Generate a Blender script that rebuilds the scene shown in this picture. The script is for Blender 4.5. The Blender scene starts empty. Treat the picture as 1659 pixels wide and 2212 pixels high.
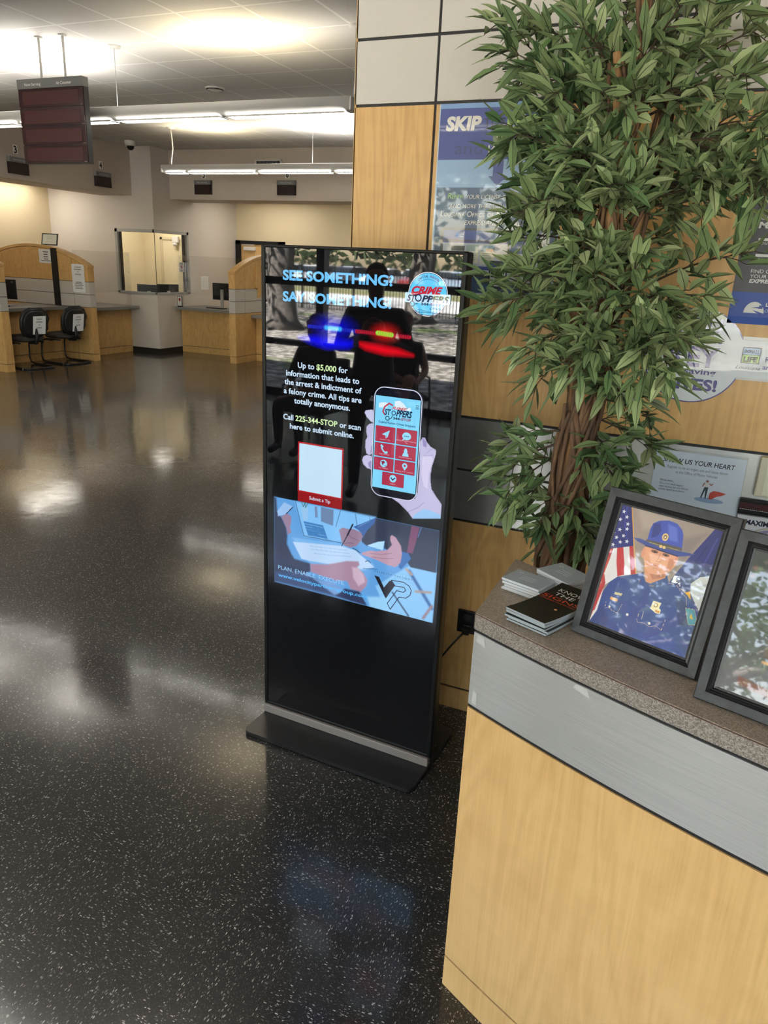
import bpy, bmesh, math, random
import numpy as np
from mathutils import Vector, Matrix
random.seed(7)
C = bpy.context.scene.collection
SC = bpy.context.scene
PI = math.pi

# ------------------------------------------------------------------ camera
F_PX = 1599.06
ROT = ((0.9145860, 0.4020073, 0.0438469), (0.1657405, -0.2737328, -0.9474178), (-0.3688665, 0.8737623, -0.3169811))   # camera right, down, forward in the room's axes
CAM_H = 1.788
cd = bpy.data.cameras.new('camera'); cam = bpy.data.objects.new('camera', cd); C.objects.link(cam)
cd.sensor_fit = 'VERTICAL'; cd.sensor_height = 36.0; cd.lens = F_PX * 36.0 / 2212.0
cd.clip_start = 0.02; cd.clip_end = 600
_r, _d, _f = [Vector(r) for r in ROT]
cam.matrix_world = Matrix(((_r.x, -_d.x, -_f.x, 0), (_r.y, -_d.y, -_f.y, 0), (_r.z, -_d.z, -_f.z, CAM_H), (0, 0, 0, 1)))
SC.camera = cam

# ------------------------------------------------------------------ world, sun, exposure
vs = SC.view_settings
vs.view_transform = 'Standard'; vs.look = 'None'; vs.gamma = 1.0; vs.use_curve_mapping = False
vs.exposure = 0.60
SC.cycles.use_denoising = True
SC.cycles.max_bounces = 8; SC.cycles.diffuse_bounces = 4; SC.cycles.glossy_bounces = 4
SC.cycles.transmission_bounces = 4; SC.cycles.transparent_max_bounces = 12
SC.cycles.caustics_reflective = False; SC.cycles.caustics_refractive = False
SC.cycles.sample_clamp_indirect = 6.0
world = bpy.data.worlds.new('sky'); SC.world = world; world.use_nodes = True
wn = world.node_tree.nodes; wl = world.node_tree.links
sky = wn.new('ShaderNodeTexSky'); sky.sky_type = 'NISHITA'; sky.sun_disc = False
sky.sun_elevation = math.radians(48); sky.sun_rotation = math.radians(200); sky.air_density = 1.0; sky.dust_density = 1.3
SKY_STRENGTH = 1.1
SUN_STRENGTH = 120.0
wn['Background'].inputs[1].default_value = SKY_STRENGTH
wl.new(sky.outputs[0], wn['Background'].inputs[0])
sd = bpy.data.lights.new('sun', 'SUN'); sd.energy = SUN_STRENGTH; sd.angle = math.radians(0.6); sd.color = (1.0, 0.97, 0.92)
sun = bpy.data.objects.new('sun', sd); C.objects.link(sun)
sun.rotation_euler = Vector((0.35, -0.62, -0.80)).to_track_quat('-Z', 'Y').to_euler()   # over the roof, towards the lot
pd_ = bpy.data.lights.new('window_portal', 'AREA'); pd_.shape = 'RECTANGLE'; pd_.size = 14.4; pd_.size_y = 2.9
pd_.cycles.is_portal = True
po_ = bpy.data.objects.new('window_portal', pd_); C.objects.link(po_)
po_.location = (-3.1, -4.12, 1.5); po_.rotation_euler = (math.radians(90), 0, 0)

# lamp strengths (watts / emission), all tuned here
TUBE_DOWN = 7.0        # louvred lens of the hanging fixtures
UP_W = 16.0            # uplight in the top of each fixture section
TROFFER = 6.0
DISPLAY = 0.66

# ------------------------------------------------------------------ helpers
def lin(c):
    c = c / 255.0
    return c / 12.92 if c <= 0.04045 else ((c + 0.055) / 1.055) ** 2.4
def S(r, g, b): return (lin(r), lin(g), lin(b))

class MB:
    """collects shapes and links them as one mesh object"""
    def __init__(s): s.v = []; s.f = []; s.c = []; s.m = []; s.sm = []; s.col = (1, 1, 1); s.mi = 0; s.smooth = False
    def face(s, idx, col=None):
        s.f.append(tuple(idx)); s.c.append(col or s.col); s.m.append(s.mi); s.sm.append(s.smooth)
    def pts(s, P):
        n = len(s.v); s.v.extend([tuple(p) for p in P]); return list(range(n, n + len(P)))
    def poly(s, P, col=None): s.face(s.pts(P), col)
    def box(s, x0, x1, y0, y1, z0, z1, M=None):
        P = [Vector((x, y, z)) for z in (z0, z1) for y in (y0, y1) for x in (x0, x1)]
        if M: P = [M @ p for p in P]
        i = s.pts(P)
        for q in ((0, 2, 3, 1), (4, 5, 7, 6), (0, 1, 5, 4), (2, 6, 7, 3), (0, 4, 6, 2), (1, 3, 7, 5)): s.face([i[k] for k in q])
        return s
    def rbox(s, x0, x1, y0, y1, z0, z1, b, M=None):
        """box with its edges rounded off by b (one chamfer)"""
        bm = bmesh.new(); bmesh.ops.create_cube(bm, size=1)
        for v in bm.verts: v.co = Vector(((x0 + x1) / 2 + v.co.x * (x1 - x0), (y0 + y1) / 2 + v.co.y * (y1 - y0), (z0 + z1) / 2 + v.co.z * (z1 - z0)))
        bmesh.ops.bevel(bm, geom=bm.edges[:], offset=b, segments=2, affect='EDGES', profile=0.5)
        return s.addbm(bm, M)
    def addbm(s, bm, M=None):
        bm.verts.ensure_lookup_table(); bm.verts.index_update()
        i = s.pts([(M @ v.co if M else v.co) for v in bm.verts])
        for f in bm.faces: s.face([i[v.index] for v in f.verts])
        bm.free(); return s
    def prism(s, prof, axis, a, b, M=None):
        """2D profile extruded along an axis from a to b; axis 'x': profile (y,z), 'y': (x,z), 'z': (x,y)"""
        def P(q, t): return {'x': (t, q[0], q[1]), 'y': (q[0], t, q[1]), 'z': (q[0], q[1], t)}[axis]
        A = [Vector(P(q, a)) for q in prof]; B = [Vector(P(q, b)) for q in prof]
        if M: A = [M @ p for p in A]; B = [M @ p for p in B]
        i = s.pts(A); j = s.pts(B); n = len(prof)
        sm = s.smooth; s.smooth = False
        s.face(i[::-1]); s.face(j); s.smooth = sm
        for k in range(n): s.face((i[k], i[(k + 1) % n], j[(k + 1) % n], j[k]))
        return s
    def tube(s, path, r, n=10, cap=True, M=None):
        path = [Vector(p) for p in path]; rings = []
        R = r if isinstance(r, (list, tuple)) else [r] * len(path)
        up = None
        for k, p in enumerate(path):
            t = (path[min(k + 1, len(path) - 1)] - path[max(k - 1, 0)]).normalized()
            if up is None:
                up = Vector((0, 0, 1)) if abs(t.z) < 0.9 else Vector((1, 0, 0))
            a = t.cross(up).normalized(); b = a.cross(t).normalized(); up = b
            ring = [p + (a * math.cos(2 * PI * q / n) + b * math.sin(2 * PI * q / n)) * R[k] for q in range(n)]
            if M: ring = [M @ q for q in ring]
            rings.append(s.pts(ring))
        sm = s.smooth; s.smooth = True
        for A, B in zip(rings, rings[1:]):
            for q in range(n): s.face((A[q], A[(q + 1) % n], B[(q + 1) % n], B[q]))
        s.smooth = sm
        if cap: s.face(rings[0][::-1]); s.face(rings[-1])
        return s
    def cyl(s, p0, p1, r, n=16): return s.tube([p0, p1], r, n)
    def lathe(s, prof, n=24, o=(0, 0, 0), M=None):
        rings = []
        for r, z in prof:
            ring = [Vector((o[0] + r * math.cos(2 * PI * q / n), o[1] + r * math.sin(2 * PI * q / n), o[2] + z)) for q in range(n)]
            if M: ring = [M @ q for q in ring]
            rings.append(s.pts(ring))
        sm = s.smooth; s.smooth = True
        for A, B in zip(rings, rings[1:]):
            for q in range(n): s.face((A[q], A[(q + 1) % n], B[(q + 1) % n], B[q]))
        s.smooth = sm
        return s
    def build(s, name, mats, parent=None, kind=None):
        me = bpy.data.meshes.new(name)
        me.from_pydata(s.v, [], s.f)
        for m in (mats if isinstance(mats, (list, tuple)) else [mats]): me.materials.append(m)
        me.polygons.foreach_set('material_index', s.m)
        me.polygons.foreach_set('use_smooth', s.sm)
        if any(c != (1, 1, 1) for c in s.c):
            at = me.color_attributes.new('Col', 'FLOAT_COLOR', 'CORNER')
            out = np.ones((len(me.loops), 4), np.float32); k = 0
            for f, c in zip(s.f, s.c):
                n = len(f)
                if len(c) == n and isinstance(c[0], (tuple, list)):
                    for q in range(n): out[k + q, :3] = c[q]
                else: out[k:k + n, :3] = c
                k += n
            at.data.foreach_set('color', out.ravel())
        me.update()
        o = bpy.data.objects.new(name, me); C.objects.link(o)
        if parent: o.parent = parent
        if kind: o['kind'] = kind
        return o

def thing(name, label, cat, loc=(0, 0, 0), rz=0.0, group=None):
    o = bpy.data.objects.new(name, None); o.empty_display_size = 0.1; C.objects.link(o)
    o.location = loc; o.rotation_euler = (0, 0, rz); o['label'] = label; o['category'] = cat
    if group: o['group'] = group
    return o
def tag(o, label, cat, group=None, kind=None):
    o['label'] = label; o['category'] = cat
    if group: o['group'] = group
    if kind: o['kind'] = kind
    return o
def struct(o, label=None, cat=None):
    o['kind'] = 'structure'
    if label: o['label'] = label
    if cat: o['category'] = cat
    return o
def copy_thing(root, name=None):
    r = root.copy(); C.objects.link(r)
    for ch in list(root.children):
        c = ch.copy(); C.objects.link(c); c.parent = r
        for g in ch.children:
            d = g.copy(); C.objects.link(d); d.parent = c
    return r

# ------------------------------------------------------------------ materials
def new_mat(name):
    m = bpy.data.materials.new(name); m.use_nodes = True
    return m, m.node_tree.nodes, m.node_tree.links, m.node_tree.nodes['Principled BSDF']
def plain(name, col, rough=0.5, metal=0.0, spec=0.5, emit=None, es=0.0, coat=0.0):
    m, N, L, b = new_mat(name)
    b.inputs['Base Color'].default_value = (*col, 1); b.inputs['Roughness'].default_value = rough
    b.inputs['Metallic'].default_value = metal; b.inputs['Specular IOR Level'].default_value = spec
    b.inputs['Coat Weight'].default_value = coat; b.inputs['Coat Roughness'].default_value = 0.03
    if emit: b.inputs['Emission Color'].default_value = (*emit, 1); b.inputs['Emission Strength'].default_value = es
    return m
def coords(N, L, scale, kind='Object'):
    tc = N.new('ShaderNodeTexCoord'); mp = N.new('ShaderNodeMapping')
    mp.inputs['Scale'].default_value = scale; L.new(tc.outputs[kind], mp.inputs['Vector']); return mp.outputs[0]
def noise(N, L, vec, scale=1.0, detail=3.0, rough=0.55, dist=0.0):
    n = N.new('ShaderNodeTexNoise'); n.inputs['Scale'].default_value = scale; n.inputs['Detail'].default_value = detail
    n.inputs['Roughness'].default_value = rough; n.inputs['Distortion'].default_value = dist
    L.new(vec, n.inputs['Vector']); return n.outputs['Fac']
def ramp(N, L, fac, stops):
    r = N.new('ShaderNodeValToRGB'); L.new(fac, r.inputs[0]); e = r.color_ramp.elements
    while len(e) < len(stops): e.new(0.5)
    for k, (p, c) in enumerate(stops): e[k].position = p; e[k].color = (*c, 1)
    return r.outputs[0]
def math_(N, L, op, a, b=None, c=None):
    n = N.new('ShaderNodeMath'); n.operation = op
    for k, x in enumerate((a, b, c)):
        if x is None: continue
        if isinstance(x, (int, float)): n.inputs[k].default_value = x
        else: L.new(x, n.inputs[k])
    return n.outputs[0]
def mixc(N, L, fac, a, b, mode='MIX'):
    n = N.new('ShaderNodeMix'); n.data_type = 'RGBA'; n.blend_type = mode
    for sock, x in ((n.inputs[0], fac), (n.inputs[6], a), (n.inputs[7], b)):
        if isinstance(x, (int, float)): sock.default_value = x
        elif isinstance(x, tuple): sock.default_value = (*x, 1)
        else: L.new(x, sock)
    return n.outputs[2]
def bump(N, L, b, h, strength, dist=0.01):
    n = N.new('ShaderNodeBump'); n.inputs['Strength'].default_value = strength; n.inputs['Distance'].default_value = dist
    L.new(h, n.inputs['Height']); L.new(n.outputs[0], b.inputs['Normal'])

def wood(name, light, dark, along='z', rough=0.38):
    """maple laminate: long streaks, cathedral swirls and a fine cross flame"""
    m, N, L, b = new_mat(name)
    sc = {'z': ((1, 1, 0.16), (1, 1, 0.02), (1, 1, 1.6)), 'x': ((0.16, 1, 1), (0.02, 1, 1), (1.6, 1, 1))}[along]
    v0 = coords(N, L, tuple(3.4 * k for k in sc[0])); f0 = noise(N, L, v0, 1, 3, 0.5, 0.6)
    rings = math_(N, L, 'FRACT', math_(N, L, 'MULTIPLY', f0, 17.0))
    rings = math_(N, L, 'ABSOLUTE', math_(N, L, 'SUBTRACT', rings, 0.5))
    v1 = coords(N, L, tuple(170 * k for k in sc[1])); f1 = noise(N, L, v1, 1, 3, 0.6)
    v2 = coords(N, L, tuple(14 * k for k in sc[2])); f2 = noise(N, L, v2, 1, 2, 0.5)
    t = math_(N, L, 'ADD', math_(N, L, 'MULTIPLY', rings, 0.42), math_(N, L, 'MULTIPLY', f1, 0.50))
    t = math_(N, L, 'ADD', t, math_(N, L, 'MULTIPLY', f2, 0.30))
    c = ramp(N, L, t, [(0.28, dark), (0.62, light), (0.95, tuple(min(1, k * 1.06) for k in light))])
    L.new(c, b.inputs['Base Color']); b.inputs['Roughness'].default_value = rough; b.inputs['Specular IOR Level'].default_value = 0.4
    return m
def brushed(name, col, along='x', rough=0.36, metal=0.35):
    m, N, L, b = new_mat(name)
    sc = {'x': (6, 6, 420), 'z': (420, 420, 6)}[along]
    f = noise(N, L, coords(N, L, sc), 1, 3, 0.6)
    c = ramp(N, L, f, [(0.3, tuple(k * 0.90 for k in col)), (0.7, tuple(min(1, k * 1.08) for k in col))])
    L.new(c, b.inputs['Base Color']); b.inputs['Metallic'].default_value = metal
    L.new(math_(N, L, 'ADD', math_(N, L, 'MULTIPLY', f, 0.10), rough - 0.05), b.inputs['Roughness'])
    b.inputs['Anisotropic'].default_value = 0.9; b.inputs['Anisotropic Rotation'].default_value = 0.25
    bump(N, L, b, f, 0.02, 0.001)
    return m
def speckle(name, cols, scale=420, rough=0.45):
    m, N, L, b = new_mat(name)
    v = coords(N, L, (1, 1, 1)); vo = N.new('ShaderNodeTexVoronoi'); vo.inputs['Scale'].default_value = scale
    L.new(v, vo.inputs['Vector'])
    g = N.new('ShaderNodeSeparateColor'); L.new(vo.outputs['Color'], g.inputs[0])
    n = noise(N, L, v, 260, 2)
    t = math_(N, L, 'ADD', math_(N, L, 'MULTIPLY', g.outputs[0], 0.75), math_(N, L, 'MULTIPLY', n, 0.4))
    c = ramp(N, L, t, [(0.15, cols[0]), (0.5, cols[1]), (0.95, cols[2])])
    L.new(c, b.inputs['Base Color']); b.inputs['Roughness'].default_value = rough; return m
def painted(name, col, rough=0.6, tex=60.0, amt=0.05, bs=0.05):
    m, N, L, b = new_mat(name)
    f = noise(N, L, coords(N, L, (1, 1, 1)), tex, 4)
    c = ramp(N, L, f, [(0.3, tuple(k * (1 - amt) for k in col)), (0.7, tuple(min(1, k * (1 + amt)) for k in col))])
    L.new(c, b.inputs['Base Color']); b.inputs['Roughness'].default_value = rough; b.inputs['Specular IOR Level'].default_value = 0.35
    bump(N, L, b, f, bs, 0.003); return m
def vcol(name, rough=0.5, emit=0.0, spec=0.5, coat=0.0, base=1.0):
    """takes the printed colour of each face"""
    m, N, L, b = new_mat(name)
    a = N.new('ShaderNodeVertexColor'); a.layer_name = 'Col'
    if emit:
        b.inputs['Base Color'].default_value = (0.004, 0.004, 0.005, 1)
        L.new(a.outputs[0], b.inputs['Emission Color']); b.inputs['Emission Strength'].default_value = emit
    else: L.new(a.outputs[0], b.inputs['Base Color'])
    b.inputs['Roughness'].default_value = rough; b.inputs['Specular IOR Level'].default_value = spec
    b.inputs['Coat Weight'].default_value = coat; b.inputs['Coat Roughness'].default_value = 0.02
    return m
def pane(name, tint=(1, 1, 1), gloss=0.06, rough=0.0):
    """thin sheet of glass or acrylic: mostly clear with a mirror share"""
    m, N, L, b = new_mat(name); N.remove(b)
    t = N.new('ShaderNodeBsdfTransparent'); t.inputs[0].default_value = (*tint, 1)
    g = N.new('ShaderNodeBsdfGlossy'); g.inputs['Roughness'].default_value = rough
    fr = N.new('ShaderNodeLayerWeight'); fr.inputs[0].default_value = 0.5
    mx = N.new('ShaderNodeMixShader'); L.new(math_(N, L, 'MULTIPLY_ADD', math_(N, L, 'POWER', fr.outputs['Facing'], 5.0), 0.85, gloss), mx.inputs[0])
    L.new(t.outputs[0], mx.inputs[1]); L.new(g.outputs[0], mx.inputs[2]); L.new(mx.outputs[0], N['Material Output'].inputs[0]); return m

def floor_mat():
    m, N, L, b = new_mat('vinyl_floor_tile')
    T = 0.3048
    tc = N.new('ShaderNodeTexCoord'); sep = N.new('ShaderNodeSeparateXYZ'); L.new(tc.outputs['Object'], sep.inputs[0])
    gx = math_(N, L, 'DIVIDE', math_(N, L, 'ADD', sep.outputs[0], 2.598 + T * 60), T)
    gy = math_(N, L, 'DIVIDE', math_(N, L, 'ADD', sep.outputs[1], -1.067 + T * 60), T)
    ix = math_(N, L, 'FLOOR', gx); iy = math_(N, L, 'FLOOR', gy)
    par = math_(N, L, 'MODULO', math_(N, L, 'ADD', ix, iy), 2.0)
    def chips(s0, s1, lo, hi, seed):
        a = N.new('ShaderNodeCombineXYZ'); L.new(math_(N, L, 'MULTIPLY', sep.outputs[0], s0), a.inputs[0]); L.new(math_(N, L, 'MULTIPLY', sep.outputs[1], s1), a.inputs[1]); a.inputs[2].default_value = seed
        c = N.new('ShaderNodeCombineXYZ'); L.new(math_(N, L, 'MULTIPLY', sep.outputs[0], s1), c.inputs[0]); L.new(math_(N, L, 'MULTIPLY', sep.outputs[1], s0), c.inputs[1]); c.inputs[2].default_value = seed + 9
        mv = N.new('ShaderNodeMix'); mv.data_type = 'VECTOR'; L.new(par, mv.inputs[0]); L.new(a.outputs[0], mv.inputs[4]); L.new(c.outputs[0], mv.inputs[5])
        wob = N.new('ShaderNodeTexNoise'); wob.inputs['Scale'].default_value = 0.7; L.new(mv.outputs[1], wob.inputs['Vector'])
        ad = N.new('ShaderNodeVectorMath'); ad.operation = 'ADD'; L.new(mv.outputs[1], ad.inputs[0])
        sc = N.new('ShaderNodeVectorMath'); sc.operation = 'SCALE'; sc.inputs['Scale'].default_value = 1.1; L.new(wob.outputs['Color'], sc.inputs[0]); L.new(sc.outputs[0], ad.inputs[1])
        vo = N.new('ShaderNodeTexVoronoi'); vo.inputs['Scale'].default_value = 1.0; L.new(ad.outputs[0], vo.inputs['Vector'])
        g = N.new('ShaderNodeSeparateColor'); L.new(vo.outputs['Color'], g.inputs[0])
        near = math_(N, L, 'LESS_THAN', vo.outputs['Distance'], math_(N, L, 'MULTIPLY_ADD', g.outputs[1], 0.28, 0.10))
        pick = math_(N, L, 'GREATER_THAN', g.outputs[0], lo)
        return math_(N, L, 'MULTIPLY', near, pick), g.outputs[2]
    k1, v1 = chips(80, 230, 0.42, 1, 0.0)
    k2, v2 = chips(170, 470, 0.25, 1, 4.0)
    base = ramp(N, L, noise(N, L, tc.outputs['Object'], 5, 4), [(0.3, (0.008, 0.0075, 0.007)), (0.7, (0.014, 0.013, 0.012))])
    chip = ramp(N, L, v1, [(0.0, (0.06, 0.06, 0.057)), (0.5, (0.22, 0.215, 0.20)), (1.0, (0.66, 0.64, 0.60))])
    c = mixc(N, L, math_(N, L, 'MULTIPLY', k2, 0.55), base, (0.15, 0.147, 0.14)); c = mixc(N, L, k1, c, chip)
    fx = math_(N, L, 'ABSOLUTE', math_(N, L, 'SUBTRACT', math_(N, L, 'FRACT', gx), 0.5)); fy = math_(N, L, 'ABSOLUTE', math_(N, L, 'SUBTRACT', math_(N, L, 'FRACT', gy), 0.5))
    seam = math_(N, L, 'GREATER_THAN', math_(N, L, 'MAXIMUM', fx, fy), 0.4958)
    c = mixc(N, L, math_(N, L, 'MULTIPLY', seam, 0.7), c, (0.004, 0.004, 0.004))
    L.new(c, b.inputs['Base Color'])
    scr = noise(N, L, coords(N, L, (3, 3, 3)), 1.0, 5, 0.65, 2.5)
    L.new(math_(N, L, 'MULTIPLY_ADD', scr, 0.13, 0.045), b.inputs['Roughness'])
    b.inputs['Specular IOR Level'].default_value = 0.40
    b.inputs['Coat Weight'].default_value = 0.42; b.inputs['Coat Roughness'].default_value = 0.40
    w = noise(N, L, coords(N, L, (1, 1, 1)), 4.5, 2, 0.45)
    bump(N, L, b, w, 0.09, 0.012)
    return m
def ceiling_mat():
    m, N, L, b = new_mat('acoustic_ceiling_tile')
    T = 0.61
    tc = N.new('ShaderNodeTexCoord'); sep = N.new('ShaderNodeSeparateXYZ'); L.new(tc.outputs['Object'], sep.inputs[0])
    def d(o, off):
        g = math_(N, L, 'FRACT', math_(N, L, 'DIVIDE', math_(N, L, 'ADD', o, off + T * 60), T))
        return math_(N, L, 'ABSOLUTE', math_(N, L, 'SUBTRACT', g, 0.5))
    bar = math_(N, L, 'GREATER_THAN', math_(N, L, 'MAXIMUM', d(sep.outputs[0], 3.615), d(sep.outputs[1], -5.40)), 0.4805)
    f = noise(N, L, tc.outputs['Object'], 190, 3, 0.7)
    c = ramp(N, L, f, [(0.34, (0.58, 0.56, 0.535)), (0.6, (0.74, 0.72, 0.69))])
    c = mixc(N, L, bar, c, (0.86, 0.85, 0.82)); L.new(c, b.inputs['Base Color'])
    b.inputs['Roughness'].default_value = 0.8; b.inputs['Specular IOR Level'].default_value = 0.25
    h = math_(N, L, 'ADD', math_(N, L, 'MULTIPLY', f, 0.3), math_(N, L, 'MULTIPLY', bar, -1.0))
    bump(N, L, b, h, 0.5, 0.004); return m

M_FLOOR = floor_mat(); M_CEIL = ceiling_mat()
M_WOOD = wood('maple_laminate', S(206, 166, 107), S(184, 143, 86))
M_WOODF = wood('maple_laminate_counter', S(216, 176, 119), S(199, 159, 103))
M_WOODX = wood('maple_edge', S(206, 166, 107), S(184, 143, 86), 'x')
M_STEEL = brushed('brushed_metal_laminate', (0.40, 0.40, 0.39))
M_STRIP = brushed('brushed_metal_wall_strip', (0.66, 0.66, 0.65), rough=0.36, metal=0.85)
M_BAND = brushed('pale_metal_laminate', (0.52, 0.50, 0.475), rough=0.45, metal=0.15)
M_WINFRAME = plain('grey_window_frame', S(168, 168, 165), 0.4)
M_WHITEPANEL = painted('white_laminate_panel', S(204, 200, 192), 0.55, 240, 0.03, 0.05)
M_GROOVE = plain('black_groove', (0.006, 0.006, 0.007), 0.6)
M_WALLW = painted('grey_white_paint', S(205, 197, 189), 0.6)
M_WALLB = painted('beige_paint', S(212, 196, 164), 0.6)
M_SOFFIT = painted('taupe_paint', S(188, 176, 163), 0.6)
M_CREAM = painted('cream_paint', S(228, 214, 178), 0.6)
M_BLACK = plain('black_rubber', (0.008, 0.008, 0.008), 0.5)
M_COUNTER = speckle('speckled_counter_laminate', (S(108, 97, 86), S(136, 124, 111), S(166, 154, 140)), 560)
M_COUNTEREDGE = speckle('speckled_counter_edge', (S(88, 81, 76), S(118, 110, 103), S(158, 150, 142)), 520)
M_REDLINE = plain('counter_edge_line', S(70, 38, 30), 0.5)
M_DESK = speckle('grey_desk_laminate', (S(92, 90, 88), S(112, 110, 107), S(130, 128, 124)), 300)
M_PLASTIC = plain('black_plastic', (0.007, 0.007, 0.008), 0.42, spec=0.3)
M_SATIN = plain('black_satin_metal', (0.012, 0.012, 0.013), 0.30, 0.0, 0.5)
M_BEZEL = plain('black_bezel', (0.006, 0.006, 0.006), 0.4, spec=0.18)
M_DARKGREY = plain('dark_grey_metal', (0.022, 0.022, 0.024), 0.35)
M_GREYP = plain('grey_plastic', S(105, 106, 104), 0.45)
M_ALU = plain('satin_aluminium', (0.50, 0.50, 0.49), 0.35, 0.5)
M_WHITEMETAL = plain('white_metal', S(215, 212, 206), 0.4)
M_CHROME = plain('chrome', (0.8, 0.8, 0.8), 0.12, 1.0)
M_SLEEVE = pane('clear_sleeve', (0.99, 0.99, 0.99), 0.015)
M_GLASS = pane('window_glass', gloss=0.05)
M_ACRYL = pane('clear_acrylic', (0.955, 0.96, 0.955), 0.035)
M_PAPER = vcol('printed_paper', 0.5, spec=0.3)
M_GLOSSPRINT = vcol('glossy_print', 0.4, coat=0.6)
M_PHOTO = vcol('photo_under_glass', 0.5, coat=1.0)
M_SCREEN = vcol('lit_display', 0.02, DISPLAY, spec=0.5)
M_FRAME = None
def frame_wood():
    m, N, L, b = new_mat('charcoal_frame_wood')
    f = noise(N, L, coords(N, L, (60, 60, 60)), 1, 4, 0.6)
    L.new(ramp(N, L, f, [(0.3, S(36, 39, 42)), (0.7, S(55, 59, 63))]), b.inputs['Base Color']); b.inputs['Roughness'].default_value = 0.42; return m
M_FRAME = frame_wood(); M_FRAMEDARK = plain('frame_inner_black', (0.012, 0.012, 0.013), 0.35)
M_LENS = plain('lit_louvre', (0.8, 0.8, 0.8), 0.5, emit=(1.0, 0.97, 0.90), es=TUBE_DOWN)
M_TROFFER = plain('lit_diffuser', (0.8, 0.8, 0.8), 0.5, emit=(1.0, 0.94, 0.82), es=TROFFER)
M_CARD = plain('white_card', S(206, 208, 212), 0.5)
M_LEAF = None
M_FABRIC = painted('charcoal_fabric', S(58, 54, 50), 0.9, 300, 0.4, 0.3)
M_LED = plain('dark_red_display', (0.028, 0.008, 0.009), 0.18)

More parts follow.
